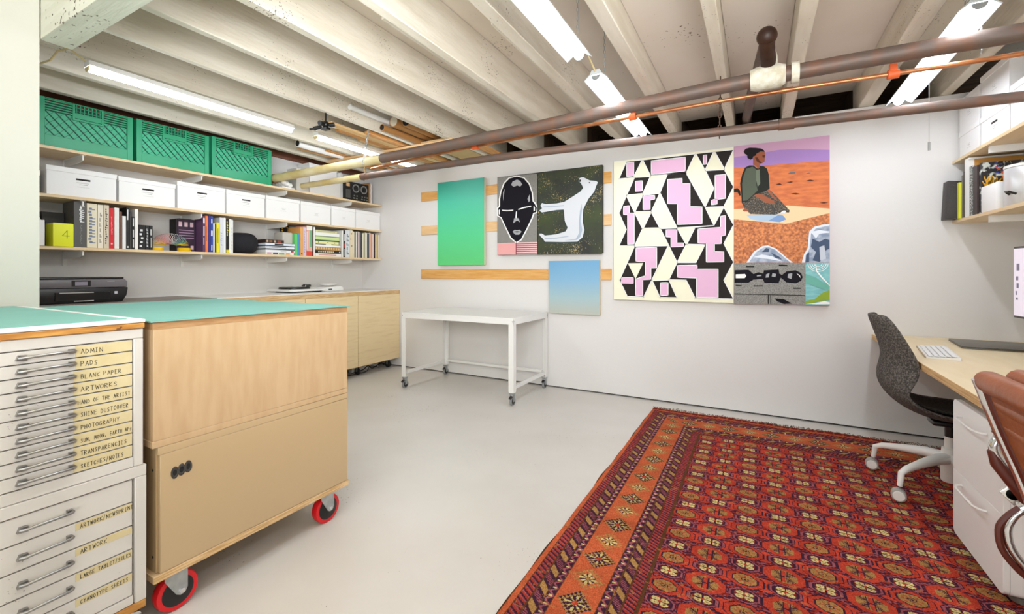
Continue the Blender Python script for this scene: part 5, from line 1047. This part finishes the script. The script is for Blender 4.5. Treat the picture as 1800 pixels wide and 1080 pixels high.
# ---------------------------------------------------------------- desk, pedestal, things on the desk
t = thing('desk', 'long plywood desk along the right wall', 'desk', (1.1, 2.9, 0))
g = G().prism([(.735, YW-.003), (.687, 1.64), (XR-.003, 1.64), (XR-.003, YW-.003)], 'z', .668, .703)
build('desktop', g, mat('desk_ply', 'F0DDB8', .4, c2='EBD5AC', nscale=3, stretch=(5, 1, 1)), t, bevel=.0015, segs=1)
g = G().prism([(.7340, YW-.004), (.6861, 1.641), (.6880, 1.641), (.736, YW-.004)], 'z', .669, .702)
build('desk_edge', g, mat('desk_edge_ply', 'C99B62', .6, c2='E0BC86', nscale=4, stretch=(1, 1, 60), ramp=(.45, .55)), t)
for y in (1.69, 4.02): build('desk_leg', G().box(1.40, 1.45, y-.025, y+.025, 0.001, .667), white_metal, t)
build('support_rail', G().box(1.37, 1.40, 1.72, 4.0, .63, .667), white_metal, t)
t = thing('drawer_pedestal', 'white two-drawer steel pedestal standing on the rug under the desk', 'cabinet', (1.0, 2.37, .01))
PXF, p0, p1 = .742, 2.150, 2.592
ped = mat('pedestal_white', 'F6F6F5', .3); ped_side = mat('pedestal_side', 'D9D0C4', .4)
def rrect(a0, a1, b0, b1, r, n=5):
    out = []
    for (ca_, cb_, s0) in ((a1-r, b0+r, -90), (a1-r, b1-r, 0), (a0+r, b1-r, 90), (a0+r, b0+r, 180)):
        for i in range(n+1): a = math.radians(s0+90*i/n); out.append((ca_+r*math.cos(a), cb_+r*math.sin(a)))
    return out
build('carcass', G().prism(rrect(p0, p1, .036, .610, .022), 'x', PXF+.018, 1.36), ped, t, smooth=50)
top = [(a, b) for a, b in rrect(p0, p1, .327, .610, .02)]
def facepoly(lo, hi, rl, rh):
    out = []
    for (ca_, cb_, s0, r) in ((p1, lo, -90, rl), (p1, hi, 0, rh), (p0, hi, 90, rh), (p0, lo, 180, rl)):
        sx = -1 if ca_ == p1 else 1; sy = 1 if cb_ == lo else -1
        for i in range(6): a = math.radians(s0+90*i/5); out.append((ca_+sx*r+r*math.cos(a), cb_+sy*r+r*math.sin(a)))
    return out
for lo, hi, rl, rh, hz in ((.3125, .609, .002, .022, .553), (.037, .3105, .022, .002, .270)):
    d = build('drawer', G().prism(facepoly(lo, hi, rl, rh), 'x', PXF, PXF+.0175), ped, t, bevel=.0015, segs=1)
    yA, yB = 2.27, 2.50
    build('handle', G().tube([(PXF, yA, hz), (PXF-.020, yA+.01, hz), (PXF-.030, yA+.035, hz), (PXF-.030, yB-.035, hz), (PXF-.020, yB-.01, hz), (PXF, yB, hz)], .0045, 10), ped, d, smooth=True)
build('lock', G().cyl((PXF-.003, 2.21, .560), (PXF+.001, 2.21, .560), .008, 14), chrome, t)
for (x, y) in ((PXF+.07, p0+.05), (PXF+.07, p1-.05), (1.30, p0+.05), (1.30, p1-.05)):
    build('foot', G().lathe([(.022, .0135), (.030, .015), (.030, .028), (.022, .0355)], (x, y, 0), 'z', 20), mat('grey_foot', '6f6c66', .5), t, smooth=True)
build('base_skid', G().prism(rrect(PXF+.03, PXF+.24, p0+.012, p0+.14, .03), 'z', .0145, .034), mat('grey_foot', '6f6c66', .5), t, smooth=50)
# keyboard
t = thing('keyboard', 'white keyboard lying across the desk front', 'keyboard', (.88, 3.28, .7035))
M_ = Matrix.Translation((.872, 3.275, .7036)) @ Matrix.Rotation(math.radians(-9), 4, 'Z')
g = G().prism([(-.065, 0), (.065, 0), (.065, .014), (-.065, .006)], 'y', -.225, .225); g.rot(M_); build('keyboard_base', g, white, t)
g = G()
for i in range(5):
    for j in range(15): x = -.054+i*.022; g.box(x, x+.018, -.215+j*.0286, -.215+j*.0286+.025, .0095+i*.0016, .0125+i*.0016)
g.rot(M_); build('keys', g, mat('key_white', 'F2F2F2', .4), t)
g = G().box(-.069, -.064, -.225, .225, .0, .007); g.rot(M_); build('front_bar', g, mat('warm_metal', 'B9A88C', .4, metal=.4), t)
# closed laptop
t = thing('laptop', 'closed grey laptop lying on the desk by the back wall', 'laptop', (1.28, 3.75, .7035))
g = G().prism([(1.10, 3.925), (1.055, 3.555), (1.47, 3.53), (1.50, 3.90)], 'z', .7036, .711); build('laptop_base', g, mat('space_grey', '6c6862', .35, metal=.5), t, bevel=.003)
g = G().prism([(1.10, 3.925), (1.055, 3.555), (1.47, 3.53), (1.50, 3.90)], 'z', .7125, .719); build('laptop_lid', g, mat('space_grey', '6c6862', .35, metal=.5), t, bevel=.003)
# monitor
t = thing('monitor', 'thin-bezel monitor cut off by the right edge of the photo', 'monitor', (1.25, 3.0, .7035))
build('back_shell', G().box(1.168, 1.195, 2.72, 3.275, .917, 1.283), mat('monitor_black', '1d1c1e', .4), t, bevel=.004)
build('screen', G().box(1.1655, 1.168, 2.732, 3.264, .929, 1.272), mat('screen_light', 'DAD0DE', .3, emit=.35), t)
g = G()
for i, (z, h, y, w_) in enumerate([(1.16, .035, 3.235, .028), (1.11, .02, 3.24, .02), (1.07, .025, 3.235, .02), (1.035, .02, 3.245, .012), (1.01, .012, 3.24, .016), (1.24, .003, 3.15, .2)]): g.box(1.1648, 1.1655, y-w_, y, z, z+h)
build('screen_marks', g, mat('screen_mark', '7d7590', .4), t)
build('stand', G().box(1.197, 1.225, 2.92, 3.0, .85, 1.1).box(1.225, 1.245, 2.92, 3.0, .71, 1.1).box(1.22, 1.42, 2.84, 3.04, .7035, .712), mat('stand_grey', '9a9a9c', .4, metal=.6), t, bevel=.003)

# ---------------------------------------------------------------- shelves on the right wall
XE = 1.165
def rshelf(z, lab, brk):
    t = thing('wall_shelf', lab, 'shelf', (1.35, 2.6, z-.02), group='plywood shelves over the desk')
    build('shelf_board', G().box(XE, XR-.002, 1.2, YW-.002, z-.02, z), shelf_ply, t, bevel=.001, segs=1)
    for y in brk: build('bracket', G().prism([(XR-.003, z-.021), (XE+.02, z-.021), (XE+.02, z-.060), (XR-.003, z-.060)], 'y', y-.012, y+.012), white_metal, t)
rshelf(1.905, 'plywood shelf over the desk carrying the stacked white boxes', (3.60, 2.6, 1.6))
rshelf(1.503, 'plywood shelf over the desk carrying books and white canisters', (3.60, 2.6, 1.6))
for i, (y0, y1, z0, z1, lab, sl) in enumerate([(3.745, 4.07, 1.907, 2.088, 'white box in the far wall corner, bottom row over the desk', False), (3.385, 3.740, 1.907, 2.088, 'white box with slot, bottom row, second from the back wall over the desk', True),
    (3.02, 3.378, 1.907, 2.15, 'white box with black slot at the right photo edge', True), (3.745, 4.07, 2.09, 2.30, 'white box in the far wall corner, upper row over the desk', False), (3.385, 3.740, 2.09, 2.335, 'white box in the upper row, second from the back wall over the desk', False)]):
    bankers('storage_box', 1.19, XR-.02, y0, y1, z0, z1, lab, 'white boxes on the shelf over the desk', face=-1, slot=sl)
# lower right shelf contents (front edges look towards -X)
ZR = 1.505
G2 = 'books on the shelf over the desk'
def rbook(y0, y1, z1, x0, dep, c, lab, bits=(), m=None, tilt=0):
    w_ = y1-y0-.0015; t = thing('book', lab, 'book', (x0+dep/2, (y0+y1)/2, ZR), group=G2); mm = m or flatm('cover_'+c, c, .45); e = min(.003, w_*.25)
    build('cover', G().box(x0, x0+e, y0, y0+w_, ZR, z1).box(x0+e, x0+dep, y0, y0+e, ZR, z1).box(x0+e, x0+dep, y0+w_-e, y0+w_, ZR, z1), mm, t)
    build('pages', G().box(x0+e, x0+dep-.004, y0+e, y0+w_-e, ZR+.003, z1-.004), flatm('page_paper', 'E9E2D2', .8), t)
    if bits:
        g = G(); ms = []
        for (bc, v0, v1, u0, u1) in bits:
            if bc not in ms: ms.append(bc)
            g.mi(ms.index(bc)).box(x0-.0006, x0+.0002, y0+w_*u0, y0+w_*u1, ZR+(z1-ZR)*v0, ZR+(z1-ZR)*v1)
        build('spine_print', g, [flatm('print_'+b_, b_) for b_ in ms], t)
t = thing('binder', 'black tapered binder at the far end of the lower right shelf', 'binder', (1.22, 4.02, ZR))
build('binder_cover', G().prism([(1.106, 1.5055), (1.28, 1.5055), (1.28, 1.74), (1.118, 1.762)], 'y', 3.99, 4.082), mat('grained_black', '2a2320', .45, bump=.3, bscale=120), t, bevel=.003)
rbook(3.957, 3.986, 1.740, 1.160, .14, 'E4E43C', 'yellow-edged booklet behind the black binder')
rbook(3.931, 3.955, 1.782, 1.172, .15, '6b6560', 'grey-brown book behind the yellow booklet')
rbook(3.906, 3.929, 1.800, 1.172, .16, '3d3836', 'tall dark grey book left of the white divider')
t = thing('shelf_divider', 'white upright divider with an amber wood strip over the desk', 'divider', (1.34, 3.87, ZR))
build('divider_panel', G().box(1.172, 1.50, 3.85, 3.902, ZR, 1.864).box(1.172, 1.50, 3.84, 3.902, 1.864, 1.874), white, t)
build('amber_strip', G().box(1.20, 1.50, 3.842, 3.849, 1.82, 1.863), mat('amber_wood', 'C98F3E', .6), t)
rbook(3.80, 3.838, 1.815, 1.174, .18, 'A9A6A0', 'speckled grey book right of the white divider', m=mat('speckled_cover', 'C0BEB8', .5, c2='3a3a38', nscale=160, detail=1, ramp=(.45, .55)))
rbook(3.735, 3.795, 1.805, 1.176, .19, '3a2b28', 'dark brown book beside the speckled one over the desk')
t = thing('art_book', 'open-faced art book cover with orange flowers on a dark ground', 'book', (1.34, 3.72, ZR))
fl = mat('floral_cover', '1f1c22', .45, c2='c9cdc4', nscale=30, detail=3, ramp=(.52, .60)); 
build('cover', G().box(1.185, 1.50, 3.706, 3.732, ZR, 1.812), fl, t, bevel=.002, segs=1)
gs = [G(), G(), G()]; rr = random.Random(11)
for i in range(70): y, z = rr.uniform(1.20, 1.33), rr.uniform(1.64, 1.70); a = rr.uniform(-.5, .5); gs[0].prism([(y-.003, z), (y+.003, z), (y+.003+a*.03, z+.03), (y-.001+a*.03, z+.03)], 'y', 3.7045, 3.706)
for i in range(60): y, z = rr.uniform(1.26, 1.38), rr.uniform(1.70, 1.775); a = rr.uniform(-1, 1); gs[1].prism([(y-.004, z), (y+.004, z), (y+.003+a*.02, z+.016), (y-.003+a*.02, z+.016)], 'y', 3.7042, 3.706)
for i in range(14): y, z = rr.uniform(1.20, 1.42), rr.uniform(1.73, 1.80); gs[2].box(y-.006, y+.006, 3.7044, 3.706, z-.003, z+.003)
build('yellow_petals', gs[0], flatm('petal_yellow', 'F2B228'), t); build('red_petals', gs[1], flatm('petal_red', 'DE5A34'), t); build('blue_leaves', gs[2], flatm('leaf_blue', '3a48b0'), t)
t = thing('white_box', 'small white box in front of the floral cover over the desk', 'box', (1.23, 3.62, ZR))
build('carton', G().box(1.180, 1.30, 3.50, 3.695, ZR, 1.662), white_card, t, bevel=.006)
t = thing('canister', 'silvery cylindrical canister with a black handle at the right photo edge', 'canister', (1.24, 3.38, ZR))
build('can_body', G().lathe([(.085, 0), (.088, .004), (.088, .20), (.085, .204)], (1.262, 3.385, ZR), 'z', 32), mat('pale_silver', 'D5D4D4', .3, metal=.3), t, smooth=True)
build('lid', G().lathe([(.089, 0), (.089, .012), (.08, .016)], (1.262, 3.385, ZR+.205), 'z', 32), white, t, smooth=True)
build('handle', G().tube([(1.178, 3.345, ZR+.06), (1.160, 3.335, ZR+.075), (1.160, 3.30, ZR+.07), (1.185, 3.29, ZR+.055)], .006, 8), black, t, smooth=True)

# ---------------------------------------------------------------- grey felt swivel chair
t = thing('desk_chair', 'grey felt shell chair on a white five-star caster base', 'chair', (.872, 3.085, .012))
cx, cy = .872, 3.085
felt = mat('grey_felt', '3d3834', .9, c2='77706a', nscale=130, detail=1, bump=.4, bscale=250, ramp=(.4, .75))
prof = [(-.330, .928, .110, .050), (-.318, .890, .155, .062), (-.296, .825, .180, .072), (-.274, .755, .196, .082), (-.268, .700, .205, .100), (-.284, .640, .212, .118), (-.292, .585, .216, .100), (-.262, .510, .220, .055), (-.195, .447, .224, .045), (-.10, .408, .228, .050), (.0, .402, .230, .055), (.10, .412, .225, .040), (.165, .415, .20, .01), (.19, .400, .16, .0)]
NT = 12; vs = []; fs = []
for (px_, pz_, hw, wrap) in prof:
    for j in range(NT+1):
        s_ = -1+2*j/NT; q = abs(s_)**2.2
        # near the back the sides wrap forward (+X); near the seat they turn up (+Z)
        f = 1 if pz_ > .58 else max(0, (pz_-.44)/.14)
        vs.append((cx+px_+wrap*q*(.45+.55*f), cy+s_*hw, pz_+wrap*q*(1-f)*.9))
for i in range(len(prof)-1):
    for j in range(NT): a = i*(NT+1)+j; fs.append((a, a+1, a+NT+2, a+NT+1))
g = G().add(vs, fs)
build('felt_shell', g, felt, t, smooth=179, solid=.018, subsurf=2)
g = G()
vs2 = [(x+.006 if z > .55 else x, y*1, z+.011) for (x, y, z) in vs]
seat = G(); rows = list(range(8, 13)); idx = []
for r_ in rows:
    for j in range(2, NT-1): v = vs[r_*(NT+1)+j]; idx.append((v[0], v[1], v[2]+.034))
nr = len(range(2, NT-1)); ff_ = [(a*nr+b, a*nr+b+1, (a+1)*nr+b+1, (a+1)*nr+b) for a in range(len(rows)-1) for b in range(nr-1)]
seat.add(idx, ff_); build('seat_pad', seat, mat('dark_felt', '2d2927', .95, c2='4a4440', nscale=130, detail=1), t, smooth=179, solid=.02, subsurf=1)
build('mechanism', G().box(cx-.08, cx+.09, cy-.05, cy+.05, .362, .388), black, t, bevel=.01)
build('gas_lift', G().cyl((cx, cy, .20), (cx, cy, .362), .022, 16), black, t, smooth=True)
build('column', G().lathe([(.034, .075), (.037, .08), (.038, .20), (.033, .245), (.027, .25)], (cx, cy, 0), 'z', 24).lathe([(.023, .25), (.023, .305)], (cx, cy-.0, 0), 'z', 20), white, t, smooth=True)
g0 = math.atan2(.173, -.289)
for i in range(5):
    a = g0+i*2*PI/5; ex, ey = math.cos(a), math.sin(a)
    P = lambda r, z: (cx+ex*r, cy+ey*r, z)
    lg = build('leg', G().tube([P(.02, .195), P(.10, .196), P(.20, .182), P(.285, .165), P(.318, .148), P(.328, .085)], [.030, .026, .020, .016, .014, .011], 12), white, t, smooth=True)
    nx_, ny_ = -ey, ex; X_, Y_ = cx+ex*.335, cy+ey*.335
    # caster axis along the tangent
    Mx = Matrix.Translation((X_, Y_, .0435)) @ Matrix.Rotation(-1.75, 4, 'Z')
    w1 = G().lathe([(.022, -.023), (.030, -.020), (.031, -.006), (.031, .006), (.030, .020), (.022, .023)], (0, 0, 0), 'x', 24); w1.rot(Mx)
    c_ = build('caster', w1, mat('caster_grey', 'a7a49e', .5), lg, smooth=True)
    w2 = G().lathe([(.0225, -.0255), (.024, -.024), (.024, .024), (.0225, .0255)], (0, 0, 0), 'x', 20); w2.rot(Mx)
    build('caster_cap', w2, white, lg, smooth=True)

# ---------------------------------------------------------------- tan leather chair at the right edge
lea = mat('tan_leather', '9C5730', .36, c2='8E4C28', nscale=5, bump=.12, bscale=60); lea_dk = mat('dark_leather_edge', '5e2416', .4)
t = thing('lounge_chair', 'tan leather office chair with chrome frame at the right photo edge', 'chair', (.66, 1.30, 0))
ya, yb_ = 1.50, 1.02     # back's far and near sides
# back profile (x, z) from top to seat front
bp = [(.476, .890), (.487, .855), (.497, .820), (.521, .745), (.549, .665), (.575, .58), (.60, .50), (.64, .455), (.70, .435), (.84, .43), (.95, .435), (1.0, .42)]
g = G(); outer = bp; inner = [(x+.020, z+.012) for x, z in bp]
poly = outer+inner[::-1]
g.prism(poly, 'y', yb_+.018, ya-.018); build('sling', g, lea, t, smooth=50)
g = G()
for i in range(4):
    (xa, za), (xb, zb) = bp[1+i], bp[2+i]; n = Vector((zb-za, 0, -(xb-xa))).normalized()
    xm, zm = (xa+xb)/2, (za+zb)/2
    g.tube([(xm+.028, yb_+.03, zm+.006), (xm+.030, (ya+yb_)/2, zm+.006), (xm+.028, ya-.03, zm+.006)], [.030, .036, .030], 12)
for i in range(3): xm = .72+i*.08; g.tube([(xm, yb_+.03, .455), (xm, ya-.03, .455)], .036, 12)
build('cushions', g, lea, t, smooth=True)
build('head_roll', G().tube([(.492, yb_-.01, .885), (.492, yb_+.01, .885), (.492, ya-.01, .885), (.492, ya+.008, .885), (.492, ya+.016, .884)], [.018, .027, .027, .024, .010], 18), lea, t, smooth=True)
build('neck_roll', G().tube([(.545, yb_+.02, .895), (.545, ya-.005, .895), (.545, ya+.008, .895)], [.026, .026, .012], 14), lea, t, smooth=True)
for y in (ya, yb_):
    r_ = build('side_rail', G().tube(bez([(x-.004, y, z) for x, z in bp], 3), .0105, 10), chrome, t, smooth=True)
    build('leather_edge', G().tube(bez([(x+.006, y-.016 if y == ya else y+.016, z) for x, z in bp], 3), .013, 8), lea_dk, t, smooth=True)
    s = 1 if y == ya else -1
    # arm: a closed chrome loop with a leather sleeve
    yo = y+s*.030
    P = [(.548, yo, .742), (.530, yo, .752), (.516, yo, .735), (.513, yo, .712), (.530, yo, .680), (.575, yo, .625), (.65, yo, .572), (.78, yo, .56), (.86, yo, .60), (.84, yo, .65), (.70, yo, .70), (.60, yo, .732)]
    ar = build('armrest', G().tube([Vector(p) for p in bez(P+[P[0]], 4)[:-1]], .0105, 10, closed=True), chrome, t, smooth=True)
    build('arm_sleeve', G().tube([(.508, yo, .712), (.518, yo, .680), (.568, yo, .607), (.65, yo, .552), (.72, yo, .545)], [.009, .014, .017, .017, .012], 10), lea_dk, ar, smooth=True)
    build('arm_bolt', G().cyl((.520, yo-.02*s, .758), (.520, yo+.012*s, .758), .010, 12).cyl((.540, yo-.03*s, .760), (.540, yo+.012*s, .760), .013, 12).cyl((.548, yo-.03*s, .735), (.548, yo+.002*s, .735), .014, 6), chrome, ar, smooth=50)
build('lower_loop', G().tube(bez([(.572, ya+.045, .575), (.553, ya+.045, .555), (.540, ya+.045, .515), (.552, ya+.045, .462), (.60, ya+.045, .415), (.72, ya+.045, .405)], 4), .009, 10), chrome, t, smooth=True)
build('lower_leather', G().tube(bez([(.562, ya+.045, .575), (.538, ya+.045, .545), (.525, ya+.045, .51), (.538, ya+.045, .452), (.60, ya+.045, .395), (.72, ya+.045, .388)], 4), .0075, 8), lea_dk, t, smooth=True)
build('star_plate', G().prism([(.528, .605), (.556, .635), (.575, .60), (.555, .575)], 'y', ya+.05, ya+.058).cyl((.553, ya+.05, .603), (.553, ya+.066, .603), .016, 10), mat('bright_alloy', 'E6E4DE', .25, metal=.7), t, bevel=.002)
build('seat_spine', G().box(.66, .86, 1.24, 1.30, .36, .40).cyl((.76, 1.27, .12), (.76, 1.27, .37), .025, 16), chrome, t, smooth=50)
for i in range(5):
    a = .3+i*2*PI/5; ex, ey = math.cos(a), math.sin(a)
    lg = build('leg', G().tube([(.76, 1.27, .13), (.76+ex*.26, 1.27+ey*.26, .09), (.76+ex*.30, 1.27+ey*.30, .072)], [.026, .018, .014], 10), chrome, t, smooth=True)
    Mx = Matrix.Translation((.76+ex*.30, 1.27+ey*.30, .0385)) @ Matrix.Rotation(a+PI/2, 4, 'Z'); w1 = G().lathe([(.018, -.02), (.0265, -.018), (.0265, .018), (.018, .02)], (0, 0, 0), 'x', 20); w1.rot(Mx)
    build('caster', w1, black, lg, smooth=True)
